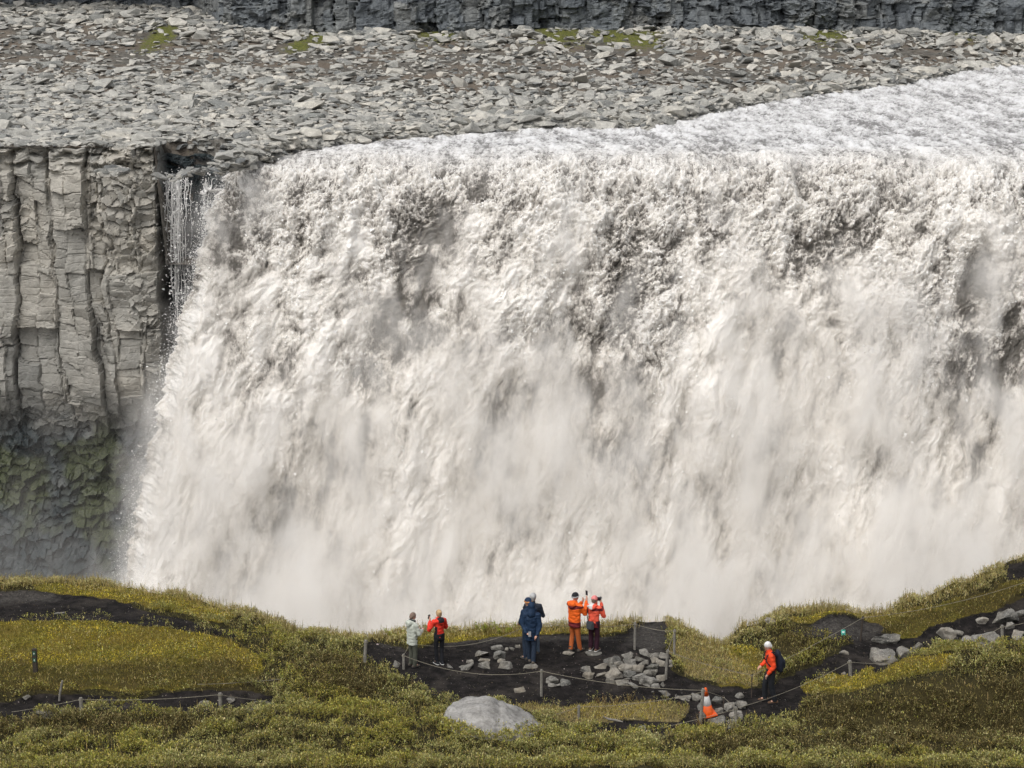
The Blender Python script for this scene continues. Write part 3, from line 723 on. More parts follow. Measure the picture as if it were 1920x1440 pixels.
# zones, drawn on the ground (corner points found where the photograph shows the outline)
ZPX = {
 'soil': [
  [(-60, 1112), (60, 1108), (140, 1108), (220, 1128), (300, 1155), (420, 1180), (500, 1190), (420, 1192), (300, 1176), (150, 1164), (-60, 1166)],
  [(-60, 1345), (0, 1320), (100, 1300), (240, 1310), (330, 1302), (470, 1296), (520, 1305), (500, 1335), (400, 1338), (300, 1335), (180, 1330), (90, 1345), (20, 1352)],
  [(690, 1200), (760, 1222), (850, 1204), (960, 1192), (1060, 1184), (1150, 1196), (1190, 1172), (1212, 1164), (1238, 1166), (1252, 1184), (1246, 1206), (1262, 1232), (1258, 1252), (1290, 1275), (1400, 1292), (1440, 1288), (1500, 1262), (1560, 1230), (1640, 1195), (1700, 1178), (1800, 1165), (1850, 1140), (1990, 1120), (1990, 1200), (1850, 1222), (1760, 1215), (1690, 1240), (1640, 1268), (1560, 1270), (1530, 1300), (1500, 1335), (1420, 1362), (1300, 1375), (1180, 1385), (1080, 1368), (1030, 1350), (1100, 1330), (1000, 1318), (900, 1330), (850, 1318), (800, 1300), (730, 1262), (690, 1235)],
  [(1490, 1188), (1525, 1166), (1590, 1156), (1665, 1166), (1655, 1195), (1600, 1206), (1540, 1202)],
  [(1880, 1065), (1990, 1030), (1990, 1130), (1900, 1120)],
 ],
 'moss': [
  [(-60, 1168), (150, 1164), (300, 1176), (420, 1200), (500, 1235), (470, 1290), (330, 1298), (240, 1300), (-60, 1290)],
  [(1500, 1292), (1560, 1262), (1640, 1262), (1720, 1232), (1800, 1226), (1760, 1262), (1660, 1285), (1560, 1305)],
  [(1355, 1215), (1440, 1222), (1440, 1262), (1375, 1255)], [(1350, 1265), (1400, 1268), (1410, 1290), (1350, 1288)],
  [(1050, 1322), (1240, 1322), (1240, 1350), (1100, 1350)],
  [(780, 1192), (960, 1182), (1160, 1178), (1165, 1190), (1060, 1190), (860, 1206), (760, 1216)],
  [(1480, 1162), (1600, 1148), (1660, 1152), (1720, 1185), (1680, 1184), (1600, 1155), (1500, 1174)],
  [(60, 1100), (250, 1100), (440, 1150), (420, 1172), (250, 1135), (60, 1108)],
  [(1640, 1170), (1720, 1140), (1920, 1090), (1920, 1120), (1760, 1175), (1690, 1200)],
 ],
 'bare': [[(1180, 1174), (1245, 1160), (1262, 1200), (1246, 1226), (1190, 1222)], [(1490, 1188), (1525, 1166), (1590, 1156), (1665, 1166), (1655, 1190), (1600, 1200), (1540, 1202)], [(-60, 1100), (90, 1104), (130, 1118), (90, 1130), (-60, 1134)], [(700, 1205), (1150, 1192), (1150, 1200), (900, 1208), (720, 1218)]],
 'dark': [[(1500, 1325), (1640, 1300), (1760, 1270), (1990, 1262), (1990, 1400), (1560, 1392), (1480, 1362)], [(-60, 1240), (200, 1250), (420, 1240), (500, 1262), (480, 1300), (-60, 1300)], [(540, 1230), (640, 1240), (740, 1290), (700, 1320), (560, 1300)], [(1430, 1190), (1560, 1200), (1500, 1245), (1440, 1240)], [(1640, 1180), (1800, 1120), (1990, 1070), (1990, 1120), (1850, 1150), (1700, 1195)], [(-60, 1360), (200, 1352), (500, 1345), (420, 1372), (-60, 1385)], [(1250, 1395), (1500, 1385), (1900, 1400), (1900, 1425), (1300, 1420)]],
 'dry': [
  [(1262, 1195), (1350, 1215), (1420, 1262), (1420, 1290), (1290, 1270), (1265, 1235)],
  [(960, 1318), (1100, 1325), (1230, 1320), (1290, 1330), (1280, 1350), (1100, 1355), (1000, 1345)],
 ],
}
ZW = {k: [[ledge_xy(a, b) for a, b in p] for p in v] for k, v in ZPX.items()}
# a soft zone map on a fine plan grid
GX = np.linspace(-24, 24, 961); GY = np.linspace(44, 68, 481)
gx, gy = np.meshgrid(GX, GY)
jx, jy = gx + .5 * fbm(gx * .9, gy * .9, 0, 5, 510, .6), gy + .4 * fbm(gx * .8, gy * .8, 3, 4, 511)
def blur(a, k):
    ker = np.exp(-np.linspace(-2, 2, 2 * k + 1) ** 2); ker /= ker.sum()
    a = np.apply_along_axis(lambda v: np.convolve(np.pad(v, k, mode='edge'), ker, mode='valid'), 0, a)
    return np.apply_along_axis(lambda v: np.convolve(np.pad(v, k, mode='edge'), ker, mode='valid'), 1, a)
ZM = {}
for k, v in ZW.items():
    m = np.zeros(gx.shape, bool)
    for p in v: m |= in_poly(jx, jy, p)
    ZM[k] = blur(m.astype(float), 14 if k in ('dark', 'bare') else 3)
ZM['soil'] = ZM['soil'] * (1 - ZM['dry']) * (1 - .95 * ZM['moss'])
def zone(k, x, y):
    i = np.clip(np.round((y - GY[0]) / (GY[1] - GY[0])).astype(int), 0, len(GY) - 1)
    j = np.clip(np.round((x - GX[0]) / (GX[1] - GX[0])).astype(int), 0, len(GX) - 1)
    return ZM[k][i, j]
xs = np.concatenate([np.linspace(-60, -21, 40), np.linspace(-20.9, 20.9, 900), np.linspace(21, 60, 40)])
ys = np.concatenate([np.linspace(-25, 45, 60), np.linspace(45.2, 67, 620), np.linspace(67.2, 75, 20)])
X, Yg = np.meshgrid(xs, ys)
soil, mossz, dry = zone('soil', X, Yg), zone('moss', X, Yg), zone('dry', X, Yg)
Zg = ledge_z(X, Yg)
lump = (1 - soil) * (.10 * billow(X * .8, Yg * .8, 0, 3, 520) + .05) + soil * .03 * fbm(X * 2, Yg * 2, 0, 3, 521)
Zg = Zg + lump * sstep(30, 45, Yg)
me = mesh_np('ledge', np.stack([X, Yg, Zg], -1).reshape(-1, 3), grid_faces(len(ys), len(xs)), True,
             {'soil': ('POINT', soil.ravel()), 'moss': ('POINT', mossz.ravel()), 'dry': ('POINT', dry.ravel()), 'dark': ('POINT', zone('dark', X, Yg).ravel()), 'bare': ('POINT', zone('bare', X, Yg).ravel())})
n = NT('ledge_ground'); P = n.geo()
f = n.noise(P, 3.2, 6, .7); g = n.noise(P, .8, 4, .6); hh = n.noise(P, 14, 4, .7)
soilc = n.mix(n.rng(f, .4, .62), (.007, .0062, .006), (.022, .019, .018))
soilc = n.mix(n.rng(g, .52, .68, 0, .7), soilc, (.042, .036, .031))
soilc = n.mix(n.rng(n.math('ADD', n.attr('bare'), n.math('MULTIPLY', n.math('SUBTRACT', f, .5), 2.2)), .3, 1.1), soilc, n.mix(n.rng(hh, .4, .62), (.03, .028, .026), (.085, .077, .069)))
mossc = n.mix(n.rng(hh, .38, .62), (.04, .038, .008), (.17, .145, .024))
mossc = n.mix(n.rng(g, .42, .6), mossc, n.mix(hh, (.05, .042, .012), (.20, .15, .03)))
heath = n.mix(n.rng(hh, .4, .62), (.012, .011, .006), (.055, .048, .018))
dryc = n.mix(n.rng(hh, .4, .6), (.06, .05, .025), (.21, .17, .08))
edge_n = n.math('MULTIPLY', n.math('SUBTRACT', f, .5), .9)
c = n.mix(n.rng(n.math('ADD', n.attr('moss'), edge_n), .4, .6), heath, mossc)
c = n.mix(n.math('MULTIPLY', n.rng(n.math('ADD', n.attr('dark'), n.math('MULTIPLY', n.math('SUBTRACT', g, .5), 2.0)), .3, .9), .75), c, (.04, .032, .012))
c = n.mix(n.rng(n.math('ADD', n.attr('dry'), edge_n), .4, .6), c, dryc)
sm = n.rng(n.math('ADD', n.attr('soil'), edge_n), .42, .58)
c = n.mix(sm, c, soilc)
sepn = n.n('ShaderNodeSeparateXYZ'); n.l(P, sepn.inputs[0])
c = n.mix(n.rng(sepn.outputs[2], -1.0, -2.2), c, n.mix(n.rng(f, .4, .6), (.03, .03, .03), (.14, .13, .12)))
nb = n.bump(f, .6, .08); nb = n.bump(hh, .7, .03, nb)
n.bsdf(c, .95, .12, nb); M_ledge = n.m
tag(link('ledge_ground', me, M_ledge), kind='structure')
def gz(x, y):
    x = np.asarray(x, float); y = np.asarray(y, float)
    so = zone('soil', x, y)
    return ledge_z(x, y) + ((1 - so) * (.10 * billow(x * .8, y * .8, 0, 3, 520) + .05) + so * .03 * fbm(x * 2, y * 2, 0, 3, 521)) * sstep(30, 45, y)
# ------------------------------------------------------------------ vegetation
def leaf_mat(name, rough=.7, trans=.25):
    n = NT(name); a = n.attr('tint', 'Vector')
    d = n.n('ShaderNodeBsdfPrincipled'); n.l(a, d.inputs['Base Color']); d.inputs['Roughness'].default_value = rough
    d.inputs['Specular IOR Level'].default_value = .25
    t = n.n('ShaderNodeBsdfTranslucent'); n.l(a, t.inputs['Color'])
    m = n.n('ShaderNodeMixShader'); m.inputs[0].default_value = trans
    n.l(d.outputs[0], m.inputs[1]); n.l(t.outputs[0], m.inputs[2]); n.l(m.outputs[0], n.out.inputs[0])
    return n.m
M_leaf = leaf_mat('leaf')
def leaves(pos, direc, normal, length, width, tint):
    """diamond leaves folded along the midrib: 4 vertices, 2 triangles"""
    d = direc / np.linalg.norm(direc, axis=1)[:, None]
    s_ = np.cross(d, normal); s_ /= (np.linalg.norm(s_, axis=1)[:, None] + 1e-9)
    u = np.cross(s_, d)
    L_, W_ = length[:, None], width[:, None]
    a = pos; b = pos + d * L_ * .55 + s_ * W_ * .5 + u * W_ * .18; c = pos + d * L_; e = pos + d * L_ * .55 - s_ * W_ * .5 + u * W_ * .18
    co = np.stack([a, b, c, e], 1).reshape(-1, 3)
    k = np.arange(len(pos))[:, None] * 4
    fa = np.concatenate([k + [[0, 1, 2]], k + [[0, 2, 3]]])
    return co, fa, np.repeat(tint, 4, 0)
def mk_leaves(name, parts, mat):
    co = np.concatenate([p[0] for p in parts]); off = np.cumsum([0] + [len(p[0]) for p in parts[:-1]])
    fa = np.concatenate([p[1] + o for p, o in zip(parts, off)]); ti = np.concatenate([p[2] for p in parts])
    return link(name, mesh_np(name, co, fa, False, {'tint': ('POINT', ti)}), mat)
def scatter(nm2, seed, y0=45.0, y1=65.5):
    r_ = np.random.default_rng(seed)
    area = 36 * (y1 - y0); n_ = int(area * nm2)
    y = r_.uniform(y0, y1, n_); px = r_.uniform(-90, 2010, n_)
    x = (px - 960) / FPX * depth_of(y, 0)
    _, e = tab_at(base_px(x, y), y)
    k = y < e + .9 + .35 * fbm(x * .5, 0, 1, 3, 501)
    return x[k], y[k], r_
def pick(r_, n_, cols, w=None):
    cols = np.array(cols); i = r_.choice(len(cols), n_, p=w)
    return np.clip(cols[i] * [1.08, 1.0, .72] * r_.uniform(.6, 1.95, (n_, 1)) * r_.uniform(.92, 1.08, (n_, 3)), 0, 1)
HE = [(.30, .30, .17), (.22, .235, .11), (.13, .15, .05), (.27, .24, .07), (.10, .085, .04), (.38, .37, .25)]
QUICK = bool(os.environ.get('QUICK'))
kd = .4 if QUICK else 1
# heath of dwarf willow
x, y, r = scatter(300 * kd, 61)
so, mo, dr = zone('soil', x, y), zone('moss', x, y), zone('dry', x, y)
cl = fbm(x * 1.1, y * 1.1, 0, 4, 600, .6)          # cushions and gaps
p = (1 - sstep(.25, .6, so)) * (1 - .88 * sstep(.3, .7, mo + .4 * fbm(x * .6, y * .8, 5, 4, 602))) * (1 - .8 * sstep(.3, .7, dr)) * (.07 + 1.0 * sstep(-.17, .17, cl))
k = r.uniform(0, 1, len(x)) < p
x, y, cl = x[k], y[k], cl[k]
zb = gz(x, y) + .26 * sstep(-.25, .35, cl) * (1 - .7 * sstep(1.6, .5, tab_at(base_px(x, y), y)[1] - y)) + .03
K = 6; n_ = len(x) * K
cx, cy, cz = np.repeat(x, K), np.repeat(y, K), np.repeat(zb, K)
ang = r.uniform(0, 6.283, n_); el = r.uniform(.1, 1.2, n_)
dv = np.stack([np.cos(ang) * np.cos(el), np.sin(ang) * np.cos(el), np.sin(el)], -1)
pos = np.stack([cx, cy, cz], -1) + dv * r.uniform(-.02, .05, (n_, 1)) + np.stack([0 * cx, 0 * cx, r.uniform(-.07, .06, n_)], -1)
kind_ = fbm(x * .35, y * .35, 4, 3, 610)            # patches of greyer and yellower plants
tg = pick(r, n_, HE, [.28, .26, .18, .10, .08, .10]); ty = pick(r, n_, [(.26, .26, .06), (.17, .19, .04), (.32, .28, .09), (.12, .12, .04), (.30, .31, .14)])
kk = np.repeat(kind_, K) + r.normal(0, .12, n_)
tint = np.where((kk > .05)[:, None], ty, tg)
dkz = np.repeat(zone('dark', x, y), K) + r.normal(0, .32, n_) + 1.0 * np.repeat(fbm(x * .6, y * .9, 9, 5, 611, .6), K) * 1.1
td = pick(r, n_, [(.055, .05, .022), (.09, .075, .035), (.16, .14, .075), (.25, .23, .14)], [.34, .28, .2, .18])
tint = np.where((dkz > .53)[:, None], td, tint)
_, ed = tab_at(base_px(x, y), y); pale_ = np.repeat(sstep(2.2, .6, ed - y), K) + r.normal(0, .25, n_)
tint = np.where((pale_ > .62)[:, None], pick(r, n_, [(.34, .33, .21), (.25, .24, .11), (.40, .37, .27)]), tint)
heath = leaves(pos, dv, np.stack([0 * cx, 0 * cx + .2, 0 * cx + 1], -1), r.uniform(.035, .08, n_), r.uniform(.018, .034, n_), tint)
tag(mk_leaves('heath', [heath], M_leaf), label='low grey green dwarf willow heath covering the near ledge', cat='heath', kind='stuff')
print('heath leaves', n_)
# moss and short turf
x, y, r = scatter(520 * kd, 62)
so, mo = zone('soil', x, y), zone('moss', x, y)
p = sstep(.3, .7, mo + .35 * fbm(x * .7, y * .9, 2, 4, 621)) * (1 - sstep(.3, .6, so)) * (.35 + .65 * sstep(-.3, .1, fbm(x * 2, y * 2, 0, 3, 620)))
k = r.uniform(0, 1, len(x)) < p; x, y = x[k], y[k]; n_ = len(x)
ang = r.uniform(0, 6.283, n_); el = r.uniform(.2, 1.3, n_)
dv = np.stack([np.cos(ang) * np.cos(el), np.sin(ang) * np.cos(el), np.sin(el)], -1)
br = sstep(-.1, .35, .25 - .95 * zone('dark', x, y) + fbm(x * .5, y * .9, 7, 4, 625) + r.normal(0, .1, n_))[:, None]
tint = pick(r, n_, [(.36, .31, .045), (.28, .255, .04), (.44, .38, .08)]) * br + pick(r, n_, [(.11, .10, .03), (.16, .13, .04), (.08, .08, .03)]) * (1 - br)
mossl = leaves(np.stack([x, y, gz(x, y) - .005], -1), dv, np.stack([0 * x, 0 * x + .2, 0 * x + 1], -1), r.uniform(.03, .08, n_), r.uniform(.015, .035, n_), tint)
tag(mk_leaves('moss', [mossl], M_leaf), label='yellow green moss and short turf on the near ledge', cat='moss', kind='stuff')
# dry grass on slopes and along the rim
x, y, r = scatter(520 * kd, 63)
so, mo, dr = zone('soil', x, y), zone('moss', x, y), zone('dry', x, y)
_, e = tab_at(base_px(x, y), y)
rim = sstep(1.3, .4, e - y) * sstep(1.0, .2, y - e)
p = np.clip(sstep(.3, .7, dr) * .9 + .12 * (1 - so) + .55 * rim * (1 - .3 * so), 0, 1) * (1 - sstep(.6, .9, so) * (1 - .0 * rim))
k = r.uniform(0, 1, len(x)) < p; x, y, rim = x[k], y[k], rim[k]; n_ = len(x)
ang = r.uniform(0, 6.283, n_); el = r.uniform(.7, 1.45, n_)
dv = np.stack([np.cos(ang) * np.cos(el), np.sin(ang) * np.cos(el), np.sin(el)], -1)
tint = pick(r, n_, [(.34, .29, .15), (.24, .20, .09), (.28, .26, .10), (.15, .13, .05), (.42, .38, .24)])
gr = leaves(np.stack([x, y, gz(x, y) - .01], -1), dv, np.stack([0 * x, 0 * x + 1, 0 * x], -1), r.uniform(.06, .16, n_) * (1 + .8 * rim), r.uniform(.006, .013, n_), tint)
tag(mk_leaves('dry_grass', [gr], M_leaf), label='thin straw coloured grass on the banks and rim of the ledge', cat='grass', kind='stuff')
# tall seed stems along the rim, against the white water
x, y, r = scatter(75, 64)
_, e = tab_at(base_px(x, y), y)
clp = fbm(x * .8, 0, 3, 3, 640)
k = (np.abs(e - y - .1) < .8) & (r.uniform(0, 1, len(x)) < sstep(-.25, .25, clp)); x, y = x[k], y[k]
x2, y2, r2 = scatter(5, 65); k2 = (zone('soil', x2, y2) < .3) & (zone('moss', x2, y2) < .3); x = np.concatenate([x, x2[k2]]); y = np.concatenate([y, y2[k2]])
n_ = len(x); h_ = r.uniform(.16, .42, n_); ang = r.uniform(0, 6.283, n_); tl = r.uniform(.02, .35, n_)
dv = np.stack([np.cos(ang) * tl, np.sin(ang) * tl, 1 + 0 * tl], -1)
b0 = np.stack([x, y, gz(x, y)], -1)
parts = [leaves(b0, dv, np.tile([0, 1., 0], (n_, 1)), h_, np.full(n_, .014), pick(r, n_, [(.26, .22, .13), (.16, .14, .07)]))]
dn = dv / np.linalg.norm(dv, axis=1)[:, None]
for q in range(7):
    fr = r.uniform(.45, 1.0, n_); a2 = r.uniform(0, 6.283, n_)
    dd = np.stack([np.cos(a2), np.sin(a2), r.uniform(.2, 1.2, n_)], -1)
    parts.append(leaves(b0 + dn * (h_ * fr)[:, None], dd, np.tile([0, .5, 1.], (n_, 1)), r.uniform(.02, .05, n_), r.uniform(.012, .026, n_),
                        pick(r, n_, [(.40, .38, .26), (.30, .28, .14), (.20, .17, .10), (.30, .32, .15)])))
tag(mk_leaves('seed_stems', parts, M_leaf), label='tall pale seed stems along the rim of the ledge', cat='seed stems', kind='stuff')
# single plants that stand out
def leafy(name, px, py, rad, hgt, cols_, nl, label, group=None, seed=1, ll=.07, stems=7):
    r_ = np.random.default_rng(seed); cx_, cy_ = ledge_xy(px, py); z_ = float(gz(np.array([cx_]), np.array([cy_]))[0])
    root = empty(name, (cx_, cy_, z_)); tag(root, label, 'plant', group)
    st_, tips = [], []
    for i in range(stems):
        a_ = r_.uniform(0, 6.28); t_ = np.array([math.cos(a_) * rad * r_.uniform(.2, 1), math.sin(a_) * rad * r_.uniform(.2, 1), hgt * r_.uniform(.6, 1)]); tips.append(t_)
    tips = np.array(tips)
    k_ = len(tips); z0 = np.zeros((k_, 3)); z0[:, :2] = tips[:, :2] * .3; z0[:, 2] = -.02
    sp = [leaves(z0, tips - z0, np.tile(v_, (k_, 1)), np.linalg.norm(tips - z0, axis=1), np.full(k_, .014), pick(r_, k_, [(.14, .10, .05)])) for v_ in ([0, 1., .01], [1., 0, .01])]
    co = np.concatenate([sp[0][0], sp[1][0]]); fa = np.concatenate([sp[0][1], sp[1][1] + len(sp[0][0])]); ti = np.concatenate([sp[0][2], sp[1][2]])
    link('stem', mesh_np('stem', co, fa, False, {'tint': ('POINT', ti)}), M_leaf, root)
    if nl:
        i_ = r_.integers(0, k_, nl); fr = r_.uniform(.35, 1.05, nl)[:, None]
        pos = z0[i_] * (1 - fr) + tips[i_] * fr + r_.normal(0, .02, (nl, 3))
        a_ = r_.uniform(0, 6.28, nl); dd = np.stack([np.cos(a_), np.sin(a_), r_.uniform(0, 1.2, nl)], -1)
        L_ = leaves(pos, dd, np.tile([0, .2, 1.], (nl, 1)), r_.uniform(.6, 1.2, nl) * ll, r_.uniform(.6, 1.1, nl) * ll * .5, pick(r_, nl, cols_))
        link('foliage', mesh_np('foliage', L_[0], L_[1], False, {'tint': ('POINT', L_[2])}), M_leaf, root)
GR = [(.22, .28, .04), (.30, .33, .06), (.15, .20, .04)]; GY2 = [(.40, .40, .30), (.30, .31, .20), (.22, .23, .12)]; PALE = [(.42, .38, .26), (.30, .27, .17)]
leafy('green_plant', 903, 1190, .28, .30, GR, 240, 'bright green leafy plant on the rim left of the navy hooded visitor', seed=3)
leafy('green_plant', 942, 1188, .42, .34, GR, 320, 'widest bright green leafy plant on the rim, nearest the navy hooded visitor', seed=4)
leafy('green_plant', 738, 1197, .30, .26, GR, 180, 'yellow green leafy plant on the rim left of the visitor in pale jacket', seed=5)
leafy('willow_shrub', 1222, 1400, .42, .38, GY2, 520, 'pale grey leaved willow shrub in the foreground below the rope', seed=6, ll=.06, stems=16)
leafy('willow_shrub', 1650, 1398, .50, .30, GY2, 480, 'grey leaved willow shrub at the foot of the right hand hummock', seed=7, ll=.06, stems=16)
leafy('willow_shrub', 1765, 1222, .6, .30, GY2, 520, 'pale willow shrub in front of the dark rocks at the path bend', seed=8, ll=.055, stems=18)
leafy('willow_shrub', 1548, 1288, .28, .36, GY2, 160, 'slim willow shrub leaning over the black path edge', seed=9, ll=.05, stems=9)
leafy('dry_plant', 1128, 1322, .30, .30, PALE, 90, 'leftmost tuft of dry seed stems at the edge of the black ground', seed=10, ll=.035, stems=12)
leafy('dry_plant', 1150, 1320, .26, .30, PALE, 90, 'middle tuft of dry seed stems at the edge of the black ground', seed=11, ll=.035, stems=12)
leafy('dry_plant', 1180, 1316, .20, .30, PALE, 70, 'rightmost tuft of dry seed stems at the edge of the black ground', seed=12, ll=.035, stems=9)
leafy('bare_shrub', 1322, 1368, .42, .45, PALE, 60, 'bare twiggy shrub in front of the orange traffic cone', seed=13, ll=.03, stems=26)
leafy('bare_shrub', 1378, 1372, .30, .38, GY2, 140, 'twiggy shrub below the stones right of the traffic cone', seed=14, ll=.045, stems=16)
# ------------------------------------------------------------------ stones on the ledge
def ppm(y, z=0): return FPX / depth_of(y, z)
def g1(x, y): return float(gz(np.array([x]), np.array([y]))[0])
nseed = [900]
def near_stone(px, py, w_, h_, label, group=None, name='stone', mat=None, tall=None, bev=.018):
    """centre, width and height as seen in the photo"""
    nseed[0] += 1; r_ = random.Random(nseed[0])
    x, y = ledge_xy(px, py + h_ * .30)
    k = ppm(y); W_ = w_ / k; Hs = h_ / k
    hz = tall if tall else min(.34 * W_, .62 * Hs) + .03
    dp = min(max((Hs - .93 * hz) / .37, .55 * W_), 1.5 * W_)
    co, fa = hull_rock(nseed[0], W_ * 1.12, dp * 1.1, hz * 1.9, r_.choice([10, 12, 15]), .72, .45 * bev * min(1, W_ * 2))
    bm = bmesh.new(); vv = [bm.verts.new(v) for v in co]
    for f in fa: bm.faces.new([vv[i] for i in f])
    bmesh.ops.subdivide_edges(bm, edges=[e for e in bm.edges if e.calc_length() > .08], cuts=3 if W_ > .5 else 2, use_grid_fill=True); bmesh.ops.triangulate(bm, faces=bm.faces)
    bm.normal_update(); bm.verts.index_update()
    co = np.array([v.co[:] for v in bm.verts]); nn = np.array([v.normal[:] for v in bm.verts]); fa = np.array([[v.index for v in f.verts] for f in bm.faces]); bm.free()
    q_ = nseed[0] * 3.7; am = min(.07, .10 * W_)
    co = co + nn * (am * (fbm(co[:, 0] * 3 + q_, co[:, 1] * 3, co[:, 2] * 6, 4, 730) * 1.3 + .8 * np.round(2.2 * fbm(co[:, 0] * 1.6 + q_, co[:, 1] * 1.6, co[:, 2] * 3.5, 2, 735)) / 2.2))[:, None]
    m = mesh_np(name, co @ rotm(r_.uniform(-.35, .35), r_.uniform(-.12, .18), r_.uniform(-.15, .15)).T, fa, False)
    o = link(name, m, mat or M_near_rock); o.location = (x, y, g1(x, y) + hz * .32)
    tag(o, label, 'stone' if name != 'boulder' else 'boulder', group)
    return o
PILE = 'stones heaped on the black ground'
pl = 'grey lichen spotted stone within the large heap behind the rope'
pile = [(1147, 1237, 34, 26, 'tallest tan topped block at the back left of the large stone heap'), (1177, 1229, 26, 12), (1206, 1224, 34, 12, 'long flat stone at the very back of the large stone heap'), (1225, 1227, 28, 13),
 (1245, 1230, 22, 11, 'pale flat stone at the back right of the heap, beside the fence post'), (1126, 1249, 28, 13, 'pale wedge stone on the left side of the large stone heap'), (1150, 1251, 16, 16), (1179, 1239, 28, 15), (1200, 1235, 26, 12), (1225, 1238, 22, 12), (1238, 1243, 22, 15),
 (1204, 1243, 26, 12), (1100, 1256, 28, 14), (1102, 1266, 32, 18, 'leftmost stone of the large heap, low and rounded'), (1130, 1264, 22, 16), (1173, 1253, 30, 14), (1196, 1253, 26, 15), (1221, 1252, 30, 14), (1152, 1264, 38, 20), (1179, 1264, 30, 18),
 (1198, 1270, 30, 15), (1225, 1260, 28, 14), (1146, 1278, 24, 11), (1167, 1280, 30, 11), (1186, 1286, 24, 15, 'pitted stone at the front edge of the large heap, touching the rope'), (1215, 1276, 36, 22), (1238, 1270, 22, 15), (1229, 1286, 22, 10), (1244, 1282, 12, 12), (1258, 1241, 12, 12), (1258, 1248, 10, 7),
 (1160, 1246, 20, 12), (1212, 1262, 22, 12), (1190, 1246, 20, 10)]
for q in pile: near_stone(*q[:4], q[4] if len(q) > 4 else pl, PILE)
SL = 'flat stones scattered on the black ground'
singles = [
 (933, 1216, 26, 9, 'flat stone at the back of the small group left of the navy visitor'), (906, 1226, 34, 10, 'long thin slab at the back left of the small stone group'),
 (936, 1230, 28, 15, 'rounded pitted stone in the middle of the small stone group'), (908, 1237, 26, 12, 'pale block at the left of the small stone group'),
 (911, 1247, 34, 16, 'broad pale slab at the front left of the small stone group'), (945, 1247, 34, 19, 'largest stone at the front right of the small stone group'),
 (940, 1240, 18, 6, 'thin dark slab behind the largest stone of the small group'), (950, 1217, 8, 7, 'smallest pebble behind the small stone group'), (960, 1217, 12, 8, 'small flat stone, second from right in the row behind the small group'),
 (971, 1212, 14, 9, 'small pointed flat stone left of the navy visitor'), (883, 1242, 20, 7, 'low dark slab left of the small stone group'), (872, 1251, 44, 9, 'long low slab running along the rope'),
 (843, 1250, 22, 8, 'flat slab just right of the woman in the red jacket'), (744, 1244, 16, 15, 'pale upright stone left of the short rope post'), (1036, 1275, 24, 15, 'left stone of the trio right of the middle rope post'),
 (1060, 1280, 28, 18, 'right stone of the trio right of the middle rope post'), (1039, 1286, 26, 8, 'front stone of the trio right of the middle rope post'), (975, 1294, 25, 12, 'lone pale oblong stone on the black ground left of the middle rope post'),
 (1243, 1301, 30, 10, 'dark flat stone in front of the large heap below the rope'), (1223, 1300, 12, 5, 'little flat stone in front of the large heap'), (1280, 1306, 34, 15, 'greenish flat slab left of the traffic cone'),
 (1305, 1308, 24, 14, 'grey stone just behind the leaning post by the cone'), (1313, 1320, 20, 24, 'upright stone behind the leaning post'), (1343, 1313, 26, 15, 'flat dark stone right of the traffic cone tip'),
 (1367, 1322, 24, 22, 'rounded stone between the two thin posts right of the cone'), (1389, 1316, 24, 26, 'tall pitted stone at the path edge near the walking man'), (1388, 1304, 20, 11, 'small stone on top of the path edge, above the tall pitted stone'),
 (1348, 1334, 22, 13, 'small stone right of the base of the traffic cone'), (1381, 1340, 28, 20, 'round stone beside the black path below the tall pitted stone'), (1344, 1354, 38, 25, 'largest pale stone below the traffic cone'),
 (1371, 1356, 24, 22, 'stone at the foot of the rope post right of the cone'), (1319, 1337, 14, 20, 'narrow stone wedged beside the cone base'),
 (1584, 1225, 20, 8, 'small pale stone alone on the black path'), (1582, 1263, 14, 7, 'small dark stone at the foot of the path post'), (1204, 1366, 26, 9, 'flat stone half hidden in the hollow by the lowest rope'),
 (50, 1309, 18, 7, 'small pale stone in the turf at far left'), (88, 1345, 40, 14, 'pale flat stone in the heath at lower left'), (78, 1335, 22, 8, 'smaller grey stone behind the pale flat one at lower left'),
 (117, 1335, 26, 10, 'dark grey stone left of the left rope post'), (383, 1320, 28, 10, 'flat grey stone in the dark hollow left of the short post'), (433, 1314, 22, 8, 'thin flat stone in the dark hollow right of the short post'),
 (466, 1330, 14, 16, 'small upright stone beside the grey rock in the heath'), (112, 1150, 20, 4, 'thin pale slab lying on the bare soil at upper left'), (1447, 1164, 30, 9, 'dark stone poking from the rim of the mossy mound'),
 (1841, 1165, 28, 12, 'mossy flat stone on the dark ground at right'), (1785, 1206, 20, 12, 'small rock between the big dark rocks at right'), (1796, 1186, 22, 11, 'small rock behind the big dark rocks at right')]
for q in singles: near_stone(*q[:4], q[4], SL)
for q in [(1066, 1223, 28, 11, 'flat slab at the feet of the visitor in orange trousers'), (1113, 1223, 36, 13, 'flat slab under the visitor with the pink hat'), (993, 1247, 32, 13, 'pale slab under the navy hooded visitor')]:
    near_stone(*q[:4], q[4], 'flat stones scattered on the black ground', tall=.07)
